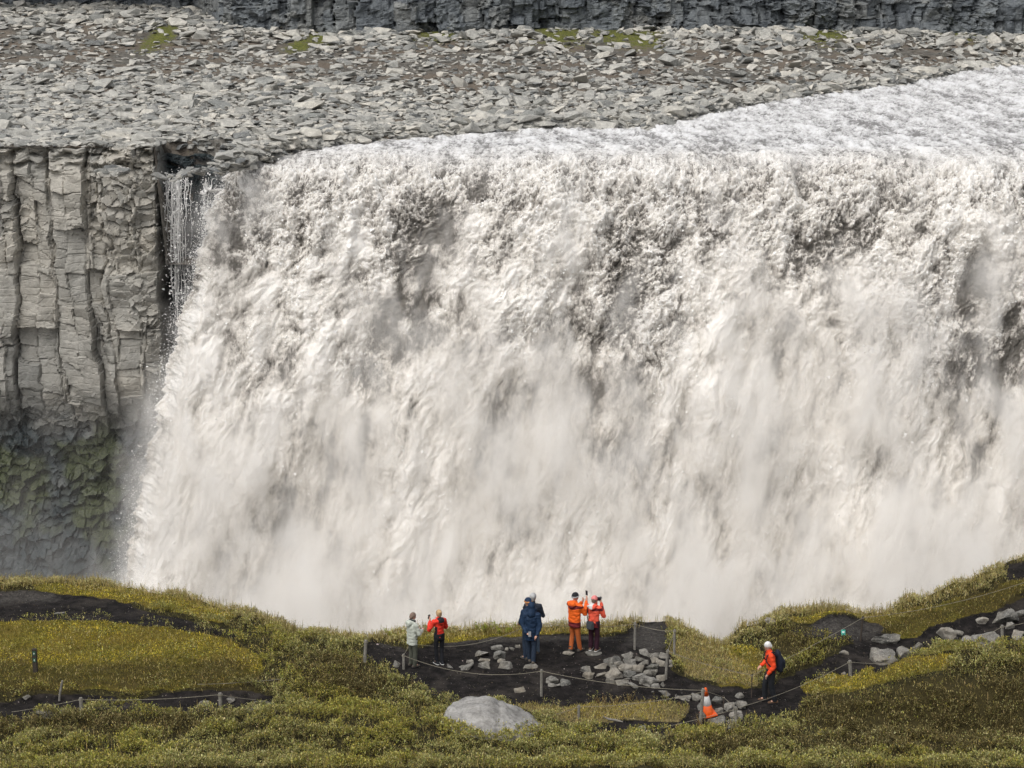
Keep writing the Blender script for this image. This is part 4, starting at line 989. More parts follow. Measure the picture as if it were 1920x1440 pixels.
for q in [(490, 1322, 44, 26, 'grey rock half buried in the heath at lower left'), (1661, 1200, 60, 26, 'long grey rock at the back of the path bend'), (1654, 1227, 48, 36, 'large pale pitted rock at the path bend'), (1697, 1221, 40, 28, 'dark rock right of the large pale pitted rock'),
          (1716, 1212, 34, 20, 'low dark rock behind the pale willow shrub'), (1772, 1190, 46, 28, 'rounded dark rock left of the broad flat one'), (1846, 1200, 68, 34, 'broad mossy dark rock at right'), (1815, 1202, 32, 20, 'small dark rock left of the broad mossy one'),
          (1884, 1157, 52, 32, 'large angular block on the dark slope at upper right'), (1912, 1188, 34, 24, 'rock at the right edge of the picture beside the post'), (1894, 1174, 26, 14, 'dark rock under the large angular block'), (1914, 1150, 34, 12, 'flat rock at the right edge behind the angular block')]:
    near_stone(*q[:4], q[4], 'large rocks beside the path', bev=.03)
# the pale boulder in front
bmx, bmy = ledge_xy(925, 1372)
bm = bmesh.new(); bmesh.ops.create_icosphere(bm, subdivisions=6, radius=1)
c0 = np.array([v.co[:] for v in bm.verts]); bm.verts.index_update()
u = c0.copy(); u = np.sign(u) * np.abs(u) ** .82
shape = u * [1.42, 1.15, .56]
shape[:, 2] *= 1 - .55 * sstep(.1, 1.35, shape[:, 0]) 
shape[:, 2] += .10 * np.exp(-((shape[:, 0] + .25) / .35) ** 2)
f_ = fbm(shape[:, 0] * 1.1, shape[:, 1] * 1.1, shape[:, 2] * 1.1, 5, 700)
shape += u * (.13 * f_ + .05 * billow(shape[:, 0] * 3, shape[:, 1] * 3, shape[:, 2] * 3, 3, 705) - .05 * np.exp(-((shape[:, 0] - .08 * f_ - .1) / .05) ** 2))[:, None]
fa = np.array([[v.index for v in f.verts] for f in bm.faces]); bm.free()
o = link('boulder', mesh_np('boulder', shape, fa, True), M_pale_rock); o.location = (bmx, bmy + .35, g1(bmx, bmy) - .10); o.rotation_euler = (0, R(7), 0)
tag(o, 'big smooth pale boulder half buried in the foreground heath', 'boulder')

# ------------------------------------------------------------------ posts, ropes, cone
M_post = rand_color_mat('weathered_post', (.26, .245, .215), .45, .85, 18, .004)
M_rope = rand_color_mat('rope_fibre', (.27, .245, .19), .35, .9, 60, .003)
M_iron = rand_color_mat('rusty_iron', (.07, .055, .045), .4, .7, 40, .002)
def tube_mesh(name, pts, rad, ns=8):
    pts = [Vector(p) for p in pts]; vs, fs = [], []
    rads = rad if isinstance(rad, (list, tuple)) else [rad] * len(pts)
    for i, p in enumerate(pts):
        t = (pts[min(i + 1, len(pts) - 1)] - pts[max(i - 1, 0)]).normalized()
        a = t.cross(Vector((.3, .2, 1))) if abs(t.z) < .95 else t.cross(Vector((1, 0, 0)))
        a.normalize(); b = t.cross(a)
        for k in range(ns):
            an = 2 * math.pi * k / ns; vs.append(p + (a * math.cos(an) + b * math.sin(an)) * rads[i])
    for i in range(len(pts) - 1):
        for k in range(ns): fs.append((i * ns + k, i * ns + (k + 1) % ns, (i + 1) * ns + (k + 1) % ns, (i + 1) * ns + k))
    fs.append(tuple(reversed(range(ns)))); fs.append(tuple((len(pts) - 1) * ns + k for k in range(ns)))
    me = bpy.data.meshes.new(name); me.from_pydata([v[:] for v in vs], [], fs); me.update()
    return me
def post(pxb, pyb, pyt, label, rad=.036, dpx=0, mat=None, name='fence_post', group='posts carrying the rope', cap=True, cat='post'):
    x, y = ledge_xy(pxb, pyb); z = g1(x, y)
    k = ppm(y)
    _, pb = to_px(x, y, z); _, p1_ = to_px(x, y, z + 1); h = (pb - pyt) / (pb - p1_)
    tx = dpx / k
    o = link(name, tube_mesh(name, [(0, 0, -.15), (tx * .3, 0, h * .3), (tx * .97, 0, h * .97), (tx, 0, h)], [rad, rad, rad * .97, rad * .8]), mat or M_post)
    o.location = (x, y, z); tag(o, label, cat, group)
    if cap:
        t = link('rope_loop', tube_mesh('rope_loop', [(tx + math.cos(a) * (rad + .008), math.sin(a) * (rad + .008), h - .06 + .01 * math.sin(3 * a)) for a in np.linspace(0, 6.283, 14)], .010, 5), M_rope, o)
    return Vector((x + tx, y, z + h - .05))
A_ = post(757, 1255, 1226, 'short wooden post beside the legs of the visitor in pale jacket')
B_ = post(1015, 1306, 1255, 'wooden post in the middle of the black ground')
C_ = post(1313, 1356, 1291, 'leaning grey post right behind the traffic cone', .046, 4)
D_ = post(1085, 1350, 1322, 'short post standing in the brown turf strip')
E_ = post(1248, 1274, 1218, 'leaning post on the right side of the large stone heap', .038, 3)
F_ = post(1264, 1230, 1180, 'post behind the leaning one, on the bare mound')
G_ = post(1190, 1218, 1167, 'post at the left of the bare mound near the rim')
H_ = post(684, 1245, 1200, 'wooden post in the heath at the left end of the black ground', .05, 3)
I_ = post(1356, 1334, 1304, 'thin dark iron rod between the stones right of the cone', .016, 0, M_iron, 'iron_rod', cat='rod')
J_ = post(1380, 1372, 1325, 'grey post among the stones at the lower path edge', .04, -2)
K_ = post(1409, 1308, 1263, 'thin dark iron rod left of the walking man', .016, 0, M_iron, 'iron_rod', cat='rod')
L_p = post(1595, 1267, 1238, 'pale post on the hummock beside the black path', .05, -3)
M_ = post(1613, 1202, 1155, 'thin dark iron rod on the bare mound near the turquoise marker', .025, 3, M_iron, 'iron_rod', cat='rod')
N_ = post(1879, 1206, 1172, 'post among the dark rocks at the right edge', .045, -2)
O_ = post(153, 1338, 1308, 'dark post in the heath at lower left', .05)
P_ = post(414, 1335, 1299, 'dark post beside the hollow, right of the other lower left post', .05)
S_ = post(770, 1237, 1203, 'post hidden behind the visitor in pale jacket')
T_ = post(1000, 1208, 1164, 'post hidden behind the navy hooded visitor')
post(110, 1314, 1276, 'leaning stick in the turf at left', .03, 9, None, 'stick', None, False, 'stick')
def rope(pts, sags, label, rad=.007):
    out = []
    for i in range(len(pts) - 1):
        a, b = Vector(pts[i]), Vector(pts[i + 1]); n_ = 14
        for k in range(n_ + (i == len(pts) - 2)):
            t = k / n_; p = a.lerp(b, t); p.z -= sags[i] * 4 * t * (1 - t); out.append(p)
    o = link('rope', tube_mesh('rope', out, rad, 6), M_rope); tag(o, label, 'rope', 'ropes strung between the posts')
    o['label'] = label
def off(px, py, y): return Vector(at_dist(px, py, y))
rope([A_, B_, C_, I_, J_], [.30, .12, .0, .0], 'rope across the black ground from the short post to the traffic cone')
rope([J_, L_p, N_, off(1990, 1142, 56.5)], [.12, .42, .1], 'rope along the near side of the black path, passing the walking man\'s feet')
rope([off(985, 1350, 51.2), D_, C_ + Vector((0, 0, -.05))], [.05, .10], 'rope above the brown turf strip, reaching the leaning post')
rope([off(1195, 1374, 50.9), J_ + Vector((0, 0, -.02))], [.03], 'lowest rope climbing to the grey post below the cone')
rope([E_, K_, M_, off(1990, 1066, 60.5)], [.06, .05, .25], 'rope behind the walking man rising to the upper right edge')
rope([E_ + Vector((0, 0, .02)), F_, G_], [.0, .06], 'short rope joining the leaning post and the posts on the bare mound')
rope([G_, T_, S_, A_], [.12, .35, 0], 'far rope behind the standing visitors, along the rim')
rope([off(-60, 1345, 51.6), O_, P_, off(480, 1312, 52.2)], [.05, .07, .02], 'rope between the two dark posts at lower left')
rope([off(370, 1283, 53.2), off(528, 1273, 53.6)], [.03], 'thin rope ending in the heath right of the golden turf', .008)

# traffic cone
def cone_mat(nm, c): return rand_color_mat(nm, c, .25, .45, 14, .001)
M_or, M_wh = cone_mat('cone_orange', (.85, .13, .02)), cone_mat('cone_white', (.78, .77, .75))
def lathe(name, prof_, mat, parent, ns=28):
    vs, fs = [], []
    for z, r_ in prof_:
        for k in range(ns): a = 2 * math.pi * k / ns; vs.append((r_ * math.cos(a), r_ * math.sin(a), z))
    for i in range(len(prof_) - 1):
        for k in range(ns): fs.append((i * ns + k, i * ns + (k + 1) % ns, (i + 1) * ns + (k + 1) % ns, (i + 1) * ns + k))
    me = bpy.data.meshes.new(name); me.from_pydata(vs, [], fs); me.update()
    for p in me.polygons: p.use_smooth = True
    return link(name, me, mat, parent)
cx_, cy_ = ledge_xy(1328, 1341); root = empty('traffic_cone', (cx_, cy_, g1(cx_, cy_) + .06)); tag(root, 'orange and white traffic cone tilted among the stones', 'traffic cone')
root.rotation_euler = (R(4), R(-9), R(15)); ch = .78
cr_ = lambda z: .145 - .112 * z / ch
lathe('body', [(0, cr_(0)), (.26, cr_(.26))] + [(.26, cr_(.26) - .004), (.54, cr_(.54) - .004), (.54, cr_(.54)), (ch - .02, cr_(ch - .02)), (ch, cr_(ch) - .012), (ch - .01, .012), (ch - .06, .01)], M_or, root)
lathe('white_band', [(.262, cr_(.26)), (.265, cr_(.265) + .003), (.535, cr_(.535) + .003), (.538, cr_(.538))], M_wh, root)
bm = bmesh.new(); bmesh.ops.create_cube(bm, size=1); 
for v in bm.verts: v.co = (v.co.x * .40, v.co.y * .40, v.co.z * .05 - .024)
bmesh.ops.bevel(bm, geom=list(bm.edges), offset=.015, segments=2, affect='EDGES')
me = bpy.data.meshes.new('base'); bm.to_mesh(me); bm.free(); link('base', me, M_or, root)

# little turquoise marker, and the marker post at left
def box_mesh(name, sx, sy, sz, z0=0, bev=.006):
    bm = bmesh.new(); bmesh.ops.create_cube(bm, size=1)
    for v in bm.verts: v.co = (v.co.x * sx, v.co.y * sy, v.co.z * sz + z0 + sz / 2)
    if bev: bmesh.ops.bevel(bm, geom=list(bm.edges), offset=bev, segments=2, affect='EDGES')
    me = bpy.data.meshes.new(name); bm.to_mesh(me); bm.free(); return me
M_tq = rand_color_mat('turquoise_paint', (.06, .42, .34), .2, .5); M_wp = rand_color_mat('white_paint', (.75, .78, .76), .1, .5); M_gp = rand_color_mat('green_paint', (.03, .10, .06), .2, .5)
M_dw = rand_color_mat('dark_wood', (.06, .05, .04), .4, .85, 20)
x, y = ledge_xy(1581, 1197); root = empty('trail_marker', (x, y, g1(x, y))); tag(root, 'small turquoise marker plate with white mark on the bare mound', 'marker')
link('stake', tube_mesh('stake', [(0, 0, -.1), (0, 0, .12)], .015), M_dw, root)
pl_ = link('plate', box_mesh('plate', .13, .02, .17, .08, .008), M_tq, root); pl_.rotation_euler.x = R(-12)
link('mark', box_mesh('mark', .07, .006, .05, .155, .002), M_wp, pl_).location = (0, -.011, 0)
x, y = ledge_xy(67, 1265); root = empty('marker_post', (x, y, g1(x, y))); tag(root, 'dark square wooden marker post with small white arrow plates on golden turf', 'marker post')
link('post', box_mesh('post', .13, .11, .80, -.12, .012), M_dw, root)
for zc_ in (.50, .30):
    pq = link('sign_plate', box_mesh('sign_plate', .09, .012, .12, zc_, .004), M_gp, root); pq.location.y = -.058
    v_ = [(-.022, 0, 0), (0, 0, .030), (.022, 0, 0), (.008, 0, 0), (.008, 0, -.030), (-.008, 0, -.030), (-.008, 0, 0)]
    bm = bmesh.new(); f = bm.faces.new([bm.verts.new((a, b, c + zc_ + .06)) for a, b, c in v_])
    e = bmesh.ops.extrude_face_region(bm, geom=[f]); bmesh.ops.translate(bm, vec=(0, -.004, 0), verts=[q for q in e['geom'] if isinstance(q, bmesh.types.BMVert)])
    me = bpy.data.meshes.new('arrow'); bm.to_mesh(me); bm.free(); link('arrow', me, M_wp, pq).location.y = -.007
# a weathered branch
x, y = ledge_xy(1148, 1353); o = link('branch', tube_mesh('branch', [(-.25, .1, .10), (-.1, .02, .06), (.08, -.02, .05), (.28, -.08, .02)], [.012, .028, .03, .015]), M_post); o.location = (x, y, g1(x, y)); tag(o, 'short weathered branch lying in the brown hollow', 'branch')
# gravel and crumbs on the bare soil
x, y, r = scatter(150, 66)
so = zone('soil', x, y); k = (so > .45) & (r.uniform(0, 1, len(x)) < .35 + .65 * sstep(-.1, .3, fbm(x * 1.2, y * 1.2, 0, 3, 650)))
x, y = x[k], y[k]; sz = np.exp(r.normal(-4.1, .5, len(x)))
lc, lf = hull_rock(77, 1, .8, .6, 9, .7)
ang = r.uniform(0, 6.28, len(x)); ca, sa = np.cos(ang)[:, None], np.sin(ang)[:, None]
pc = np.stack([lc[None, :, 0] * ca - lc[None, :, 1] * sa, lc[None, :, 0] * sa + lc[None, :, 1] * ca, lc[None, :, 2] + 0 * ca], -1) * (2 * sz)[:, None, None] + np.stack([x, y, gz(x, y)], -1)[:, None, :]
ti = np.repeat(pick(r, len(x), [(.03, .028, .026), (.05, .047, .045), (.10, .095, .12), (.20, .19, .24)], [.5, .3, .14, .06]), len(lc), 0)
me = mesh_np('gravel', pc.reshape(-1, 3), (lf[None] + (np.arange(len(x)) * len(lc))[:, None, None]).reshape(-1, 3), False, {'tint': ('POINT', ti)})
n = NT('gravel'); n.bsdf(n.attr('tint', 'Vector'), .9, .2)
tag(link('gravel', me, n.m), label='fine dark gravel strewn over the black soil of the ledge', cat='gravel', kind='stuff')
# ------------------------------------------------------------------ people
_bm = bmesh.new(); bmesh.ops.create_icosphere(_bm, subdivisions=2, radius=1)
ICO = np.array([v.co[:] for v in _bm.verts]); _bm.verts.index_update(); ICOF = np.array([[v.index for v in f.verts] for f in _bm.faces]); _bm.free()
class Clay:
    """a lump of overlapping balls, fused into one smooth skin"""
    def __init__(s): s.c = []
    def ball(s, p, r, M=None):
        r = np.array(r if hasattr(r, '__len__') else (r, r, r), float)
        v = ICO * r
        if M is not None: v = v @ np.array(M).T
        s.c.append(v + np.array(p, float)); return s
    def limb(s, pts, rads, sc=(1, 1, 1)):
        for i in range(len(pts) - 1):
            a, b = np.array(pts[i], float), np.array(pts[i + 1], float); ra, rb = rads[i], rads[i + 1]
            n_ = max(2, int(np.linalg.norm(b - a) / (min(ra, rb) * .45)) + 1)
            for t in np.linspace(0, 1, n_): s.ball(a * (1 - t) + b * t, (ra * (1 - t) + rb * t) * np.array(sc))
        return s
    def build(s, name, mats, parent, voxel=.014, cut=None, smooth=3, pick_=None, wrinkle=0, seed=0):
        co = np.concatenate(s.c); k = len(ICO)
        fa = np.concatenate([ICOF + i * k for i in range(len(s.c))])
        tmp = mesh_np('tmp', co, fa); o = bpy.data.objects.new('tmp', tmp); col.objects.link(o)
        m = o.modifiers.new('r', 'REMESH'); m.mode = 'VOXEL'; m.voxel_size = voxel
        if smooth: m2 = o.modifiers.new('s', 'SMOOTH'); m2.iterations = smooth; m2.factor = .5
        dg = bpy.context.evaluated_depsgraph_get()
        me = bpy.data.meshes.new_from_object(o.evaluated_get(dg)); me.name = name
        bpy.data.objects.remove(o); bpy.data.meshes.remove(tmp)
        bm = bmesh.new(); bm.from_mesh(me)
        for (pc, no) in (cut or []):
            g = bmesh.ops.bisect_plane(bm, geom=bm.verts[:] + bm.edges[:] + bm.faces[:], plane_co=pc, plane_no=no, clear_outer=True)
            ed = [e for e in g['geom_cut'] if isinstance(e, bmesh.types.BMEdge)]
            bmesh.ops.holes_fill(bm, edges=[e for e in bm.edges if e.is_boundary], sides=0)
        bm.to_mesh(me); bm.free()
        if wrinkle:
            v = np.empty(len(me.vertices) * 3, np.float32); me.vertices.foreach_get('co', v); v = v.reshape(-1, 3)
            nn = np.empty(len(me.vertices) * 3, np.float32); me.vertex_normals.foreach_get('vector', nn); nn = nn.reshape(-1, 3)
            q = np.abs(perlin(v[:, 0] * 5 + seed, v[:, 1] * 5, v[:, 2] * 11)) - .2 + .5 * perlin(v[:, 0] * 12 + seed, v[:, 1] * 12, v[:, 2] * 20)
            me.vertices.foreach_set('co', (v + nn * (q * wrinkle)[:, None]).astype(np.float32).ravel())
        ml = mats if isinstance(mats, (list, tuple)) else [mats]
        o = link(name, me, ml, parent)
        nf = len(me.polygons); me.polygons.foreach_set('use_smooth', np.ones(nf, bool))
        if pick_:
            c = np.empty(nf * 3, np.float32); me.polygons.foreach_get('center', c)
            me.polygons.foreach_set('material_index', pick_(c.reshape(-1, 3)).astype(np.int32))
        me.update(); return o
def cloth(nm, c, var=.22): return rand_color_mat(nm, c, var, .75, 9, .006)
M_skin = rand_color_mat('skin', (.58, .33, .24), .1, .6, 30, .001)
M_eye = rand_color_mat('eye', (.03, .025, .02), .1, .3); M_lip = rand_color_mat('lips', (.40, .14, .11), .1, .5)
M_black = cloth('black_cloth', (.014, .015, .019)); M_sole = cloth('white_sole', (.7, .7, .68)); M_dev = rand_color_mat('device_plastic', (.02, .02, .025), .2, .4)
def rot3(rx, rz, ry=0): return Matrix.Rotation(rz, 3, 'Z') @ Matrix.Rotation(rx, 3, 'X') @ Matrix.Rotation(ry, 3, 'Y')
def mir(p): return (-p[0], p[1], p[2])
def person(px, py, h_px, rz, label, P):
    """px, py: between the feet in the photo; h_px: height there. Local axes: x right, y forward, z up; built at 1.75 m and scaled."""
    x, y = ledge_xy(px, py)
    z = g1(x, y) + P.get('lift', 0)
    x = (px - 960) / FPX * depth_of(y, z)
    _, pa = to_px(x, y, z); _, pb = to_px(x, y, z + 1); k = h_px / (pa - pb) / P.get('stature', 1.75)
    root = empty('person', (x, y, z), rz); tag(root, label, 'person', 'visitors watching the falls')
    bend = P.get('bend', 0); Bm = np.array(Matrix.Rotation(-bend, 3, 'X'))
    piv = np.array([0, 0, .98])
    def T(p): return (np.array(p, float) - piv) @ Bm.T + piv
    bw = P.get('w', 1.0)
    body = Clay()
    ft = P.get('feet', [(-.10, 0, 0), (.10, 0, 0)]); kn = P.get('knees', [(-.10, .03, 0), (.10, .03, 0)])
    legs = []
    for i, s_ in enumerate((-1, 1)):
        hip = (s_ * .09, 0, .93); an = (ft[i][0], ft[i][1], .095 + ft[i][2]); kx = (kn[i][0], kn[i][1], .51 + kn[i][2])
        legs.append((hip, kx, an)); body.limb([hip, kx, an], [.075, .052, .038])
        fy = P.get('foot_yaw', [.12, -.12])[i]
        toe = (an[0] - math.sin(fy) * .15, an[1] + math.cos(fy) * .15, .04 + ft[i][2])
        body.limb([an, toe], [.035, .028])
        sh = Clay().limb([(an[0] + math.sin(fy) * .05, an[1] - math.cos(fy) * .05, .055 + ft[i][2]), toe], [.056, .048], (.85, 1, .9)).limb([(an[0], an[1], .07 + ft[i][2]), (an[0], an[1], .15 + ft[i][2])], [.055, .056])
        so_ = sh.build('shoe', P['shoes'], root, .012, [((0, 0, .018 + ft[i][2]), (0, 0, -1))])
        sl_ = Clay().limb([(an[0] + math.sin(fy) * .05, an[1] - math.cos(fy) * .05, .02 + ft[i][2]), (toe[0], toe[1], .02 + ft[i][2])], [.062, .054], (.9, 1, .4))
        sl_.build('sole', P.get('sole', M_black), so_, .012, [((0, 0, .002 + ft[i][2]), (0, 0, -1)), ((0, 0, .03 + ft[i][2]), (0, 0, 1))])
    # torso, neck, head
    body.limb([T((0, 0, .95)), T((0, .0, 1.12)), T((0, 0, 1.33)), T((0, 0, 1.42))], [.13, .12, .13, .10], (1.15 * bw, .8, 1)).limb([T((0, 0, 1.42)), T((0, .015, 1.56))], [.06, .052])
    hp, hy, hr = P.get('head', (0, 0, 0)); Hm = rot3(-hp, hy, hr); hc = T((0, .03, 1.635))
    Hn = np.array(Hm)
    def Hd(p): return hc + np.array(p) @ Hn.T
    body.ball(Hd((0, -.01, .015)), (.076, .095, .105), Hm).ball(Hd((0, .028, -.05)), (.052, .062, .062), Hm).ball(Hd((0, .050, -.085)), (.028, .028, .022), Hm)
    body.ball(Hd((0, .090, -.012)), (.013, .018, .026), Hm).ball(Hd((0, .102, -.025)), (.016, .013, .011), Hm)
    for s_ in (-1, 1):
        body.ball(Hd((s_ * .078, -.008, -.01)), (.010, .020, .030), Hm).ball(Hd((s_ * .03, .075, .022)), (.022, .014, .010), Hm).ball(Hd((s_ * .035, .058, -.035)), (.022, .022, .020), Hm)
    arms = []
    for i, s_ in enumerate((-1, 1)):
        shd = T((s_ * .185 * bw, 0, 1.405)); el, wr = np.array(P['arms'][i][0], float), np.array(P['arms'][i][1], float)
        el, wr = T(el), T(wr)
        arms.append((shd, el, wr)); body.limb([shd, el, wr], [.05, .040, .028])
        d = np.array(P['arms'][i][2] if len(P['arms'][i]) > 2 else (wr - el), float); d /= np.linalg.norm(d)
        sd = np.cross(d, [0, 0, 1.0]) if abs(d[2]) < .9 else np.array([0, 1., 0]); sd /= np.linalg.norm(sd); nrm = np.cross(sd, d)
        body.limb([wr, wr + d * .07], [.028, .034], (1, 1, 1))
        pc_ = wr + d * .085
        for f_, (off_, ln) in enumerate(((-.027, .070), (-.009, .080), (.009, .075), (.027, .058))):
            b0 = pc_ + sd * off_; b1 = b0 + d * ln * .5 - nrm * .008; b2 = b1 + d * ln * .3 - nrm * ln * .42
            body.limb([b0, b1, b2], [.0095, .0088, .0078])
        b0 = wr + d * .03 + sd * -.030 * s_; body.limb([b0, b0 + d * .035 - sd * .03 * s_, b0 + d * .062 - sd * .034 * s_ - nrm * .012], [.012, .010, .009])
    body.build('body', M_skin, root, .0085, None, 1)
    for s_ in (-1, 1):
        Clay().ball(Hd((s_ * .031, .086, .006)), (.012, .007, .008), Hm).build('eye', M_eye, root, .004, None, 0)
    Clay().ball(Hd((0, .092, -.058)), (.022, .007, .006), Hm).build('mouth', M_lip, root, .004, None, 0)
    # trousers
    tr = Clay(); tw = P.get('tw', 1.0)
    tr.limb([(0, 0, .98), (0, 0, .90)], [.15, .145], (1.12, .88, 1))
    for hip, kx, an in legs: tr.limb([hip, kx, (an[0], an[1], an[2] + .0)], [.105 * tw ** .5, .078 * tw, .066 * tw])
    tr.build('trousers', P['trousers'], root, .014, [((0, 0, .075 + min(ft[0][2], ft[1][2])), (0, 0, -1)), ((0, 0, 1.02), (0, 0, 1))], 3, P.get('tpick'), .010, px)
    # jacket
    jk = Clay(); hem = P.get('hem', .80); jw = P.get('jw', 1.0) * bw
    jk.limb([T((0, 0, hem - .06)) if hem > .9 else (0, -.01, hem - .06), T((0, -.01, 1.08)), T((0, -.01, 1.30)), T((0, -.005, 1.41))], [.152 * jw, .150 * jw, .158 * jw, .105], (1.22, .90, 1))
    jk.limb([T((0, 0, 1.42)), T((0, .01, 1.51))], [.085, .072])
    for shd, el, wr in arms:
        e2 = wr - (wr - el) / np.linalg.norm(wr - el) * .015
        jk.limb([T((0, 0, 1.40)), shd], [.09, .082]); jk.limb([shd, el, e2], [.080, .068, .050])
    cuts_ = []
    if P.get('hood') == 'down':
        jk.ball(T((0, -.13, 1.46)), (.135, .085, .085)).ball(T((0, -.15, 1.40)), (.10, .06, .07)).limb([T((-.11, -.03, 1.48)), T((0, -.10, 1.51)), T((.11, -.03, 1.48))], [.045, .05, .045])
    j = jk.build('jacket', P['jacket'], root, .014, [((0, 0, hem), (0, 0, -1))], 3, P.get('jpick'), .022, px + 7)
    if P.get('hood') == 'up':
        Clay().ball(Hd((0, -.025, .02)), (.104, .120, .135), Hm).limb([Hd((0, -.03, -.04)), T((0, -.04, 1.45))], [.108, .125]).build('hood', P['jacket'], root, .014, None, 3, None, .006)
    if P.get('hair'):
        hb = Clay().ball(Hd((0, -.022, .030)), (.092, .104, .108), Hm).ball(Hd((0, -.055, -.02)), (.078, .062, .075), Hm)
        if P.get('bun'): hb.ball(Hd((0, -.115, .06)), (.045, .04, .045), Hm)
        hb.build('hair', P['hair'], root, .011, [(tuple(Hd((0, .062, .045))), tuple(np.array((0, 1, -.55)) @ Hn.T))], 2, None, .006)
    if P.get('hat'):
        hm_, kind = P['hat'][0], P['hat'][1] if len(P['hat']) > 1 else None
        zc_ = .055
        ht = Clay().ball(Hd((0, -.012, .045)), (.098, .112, .105), Hm).build('hat', hm_, root, .011, [(tuple(Hd((0, .0, .012))), tuple(np.array((0, .15, -1)) @ Hn.T))], 2, None, .003)
        if kind: Clay().limb([Hd((.1 * math.cos(a) * 1.0, .112 * math.sin(a) - .012, .030 + .012 * math.sin(a))) for a in np.linspace(0, 6.283, 13)], [.022] * 13, (.7, .7, 1)).build('hat_band', kind, ht, .010, None, 1)
    if P.get('scarf'): Clay().limb([T((.085 * math.cos(a), .075 * math.sin(a) + .01, 1.515 - .03 * math.sin(a))) for a in np.linspace(0, 6.283, 13)], [.032] * 13).build('scarf', P['scarf'], root, .012, None, 2)
    if P.get('extra'): P['extra'](root, T, Hd, arms)
    root.scale = (k, k, k)
    print('person', label[:30], 'k', round(k, 2), 'height', round(1.75 * k, 2))
    return root
def held(name, root, mesh, loc, rot, mat, label, cat):
    """things in a hand or on a back are their own: placed in the world, beside the person"""
    bpy.context.view_layer.update()
    o = link(name, mesh, mat); o.matrix_world = root.matrix_world @ Matrix.Translation(loc) @ Matrix.Rotation(rot[2], 4, 'Z') @ Matrix.Rotation(rot[0], 4, 'X')
    tag(o, label, cat); return o
C_ = cloth
pale = C_('pale_green_cloth', (.50, .53, .47)); olive = C_('olive_trousers', (.085, .09, .07)); red = C_('red_cloth', (.78, .045, .025)); navy = C_('navy_cloth', (.010, .028, .065))
jean = C_('dark_blue_trousers', (.022, .035, .060)); orange = C_('orange_cloth', (.86, .14, .015)); burg = C_('burgundy_cloth', (.16, .018, .022)); otr = C_('rust_orange_trousers', (.50, .13, .035))
coral = C_('coral_cloth', (.86, .12, .065)); pink = C_('pink_wool', (.75, .24, .23)); plum = C_('plum_trousers', (.035, .010, .020)); grey = C_('grey_wool', (.42, .42, .42)); white = C_('white_cloth', (.72, .71, .69))
brown = C_('brown_leather', (.13, .075, .045)); hairb = C_('brown_hair', (.20, .14, .11)); blond = C_('blond_hair', (.48, .33, .18)); whair = C_('white_hair', (.74, .73, .71)); dk = C_('dark_trousers', (.016, .018, .022)); tan = C_('orange_knit', (.62, .28, .10))
steel = C_('slate_cloth', (.018, .024, .038)); bag = C_('grey_bag_cloth', (.06, .068, .075)); boot = C_('boot_leather', (.09, .075, .06))
p1 = person(774, 1250, 100, R(-52), 'person in pale grey green hooded jacket and olive trousers looking at their hands',
    dict(arms=[((-.27, .06, 1.13), (-.10, .30, 1.16)), ((.27, .06, 1.13), (.10, .30, 1.17))], jacket=pale, hem=.76, jw=1.08, hood='down', trousers=olive, tw=1.05, shoes=boot, hair=hairb, scarf=M_black, head=(.45, -.1, 0), w=1.05))
p2 = person(824, 1246, 101, R(28), 'woman in red jacket with black leggings and tied up blond hair filming the falls',
    dict(arms=[((-.30, .08, 1.15), (-.17, .30, 1.33), (.2, .3, 1)), ((.26, .06, 1.15), (.10, .28, 1.30), (-.2, .4, .8))], jacket=[red, M_black], hem=.90, jw=.88, hood='down', trousers=M_black, tw=.82, shoes=M_black, sole=M_sole, hair=blond, bun=1, head=(.1, .15, 0), w=.92,
         jpick=lambda c: ((((c[:, 0] < -.10) & (c[:, 0] > -.19) & (c[:, 2] < 1.25) & (c[:, 1] < .02)) | ((c[:, 2] > 1.405) & (c[:, 1] < -.06) & (np.abs(c[:, 0]) < .10))) * 1), feet=[(-.07, .03, 0), (.07, -.03, 0)]))
p3 = person(996, 1247, 115, R(-4), 'tall person in long navy hooded jacket on a pale slab, hands behind the back',
    dict(arms=[((-.24, -.02, 1.13), (-.12, -.17, .93), (1, -.1, -.3)), ((.24, -.04, 1.13), (.17, -.16, .88), (-.6, -.1, -.8))], jacket=navy, hem=.70, jw=.98, hood='up', trousers=jean, tw=1.0, shoes=boot, head=(0, .1, 0), lift=.05, stature=1.78, feet=[(-.05, .10, 0), (.06, -.05, 0)], knees=[(-.09, .06, 0), (.08, .0, 0)], w=.96))
p4 = person(999, 1226, 111, R(-12), 'person in grey white knit hat and dark jacket standing just behind the navy hooded one',
    dict(arms=[((-.27, .05, 1.13), (-.12, .28, 1.20)), ((.27, .05, 1.13), (.12, .28, 1.20))], jacket=steel, hem=.82, trousers=C_('blue_grey_trousers', (.10, .14, .19)), shoes=boot, hat=(grey,), hair=C_('grey_hair', (.34, .33, .32)), head=(.0, -.3, 0), feet=[(-.08, 0, 0), (.14, -.02, 0)]))
p5 = person(991, 1236, 113, R(35), 'person with navy and orange knit hat mostly hidden left of the navy hood',
    dict(arms=[((-.24, .02, 1.13), (-.16, .20, 1.02)), ((.24, .02, 1.13), (.14, .22, 1.04))], jacket=navy, hem=.82, jw=.88, trousers=jean, shoes=boot, hat=(navy, tan), head=(.15, .15, 0), w=.9))
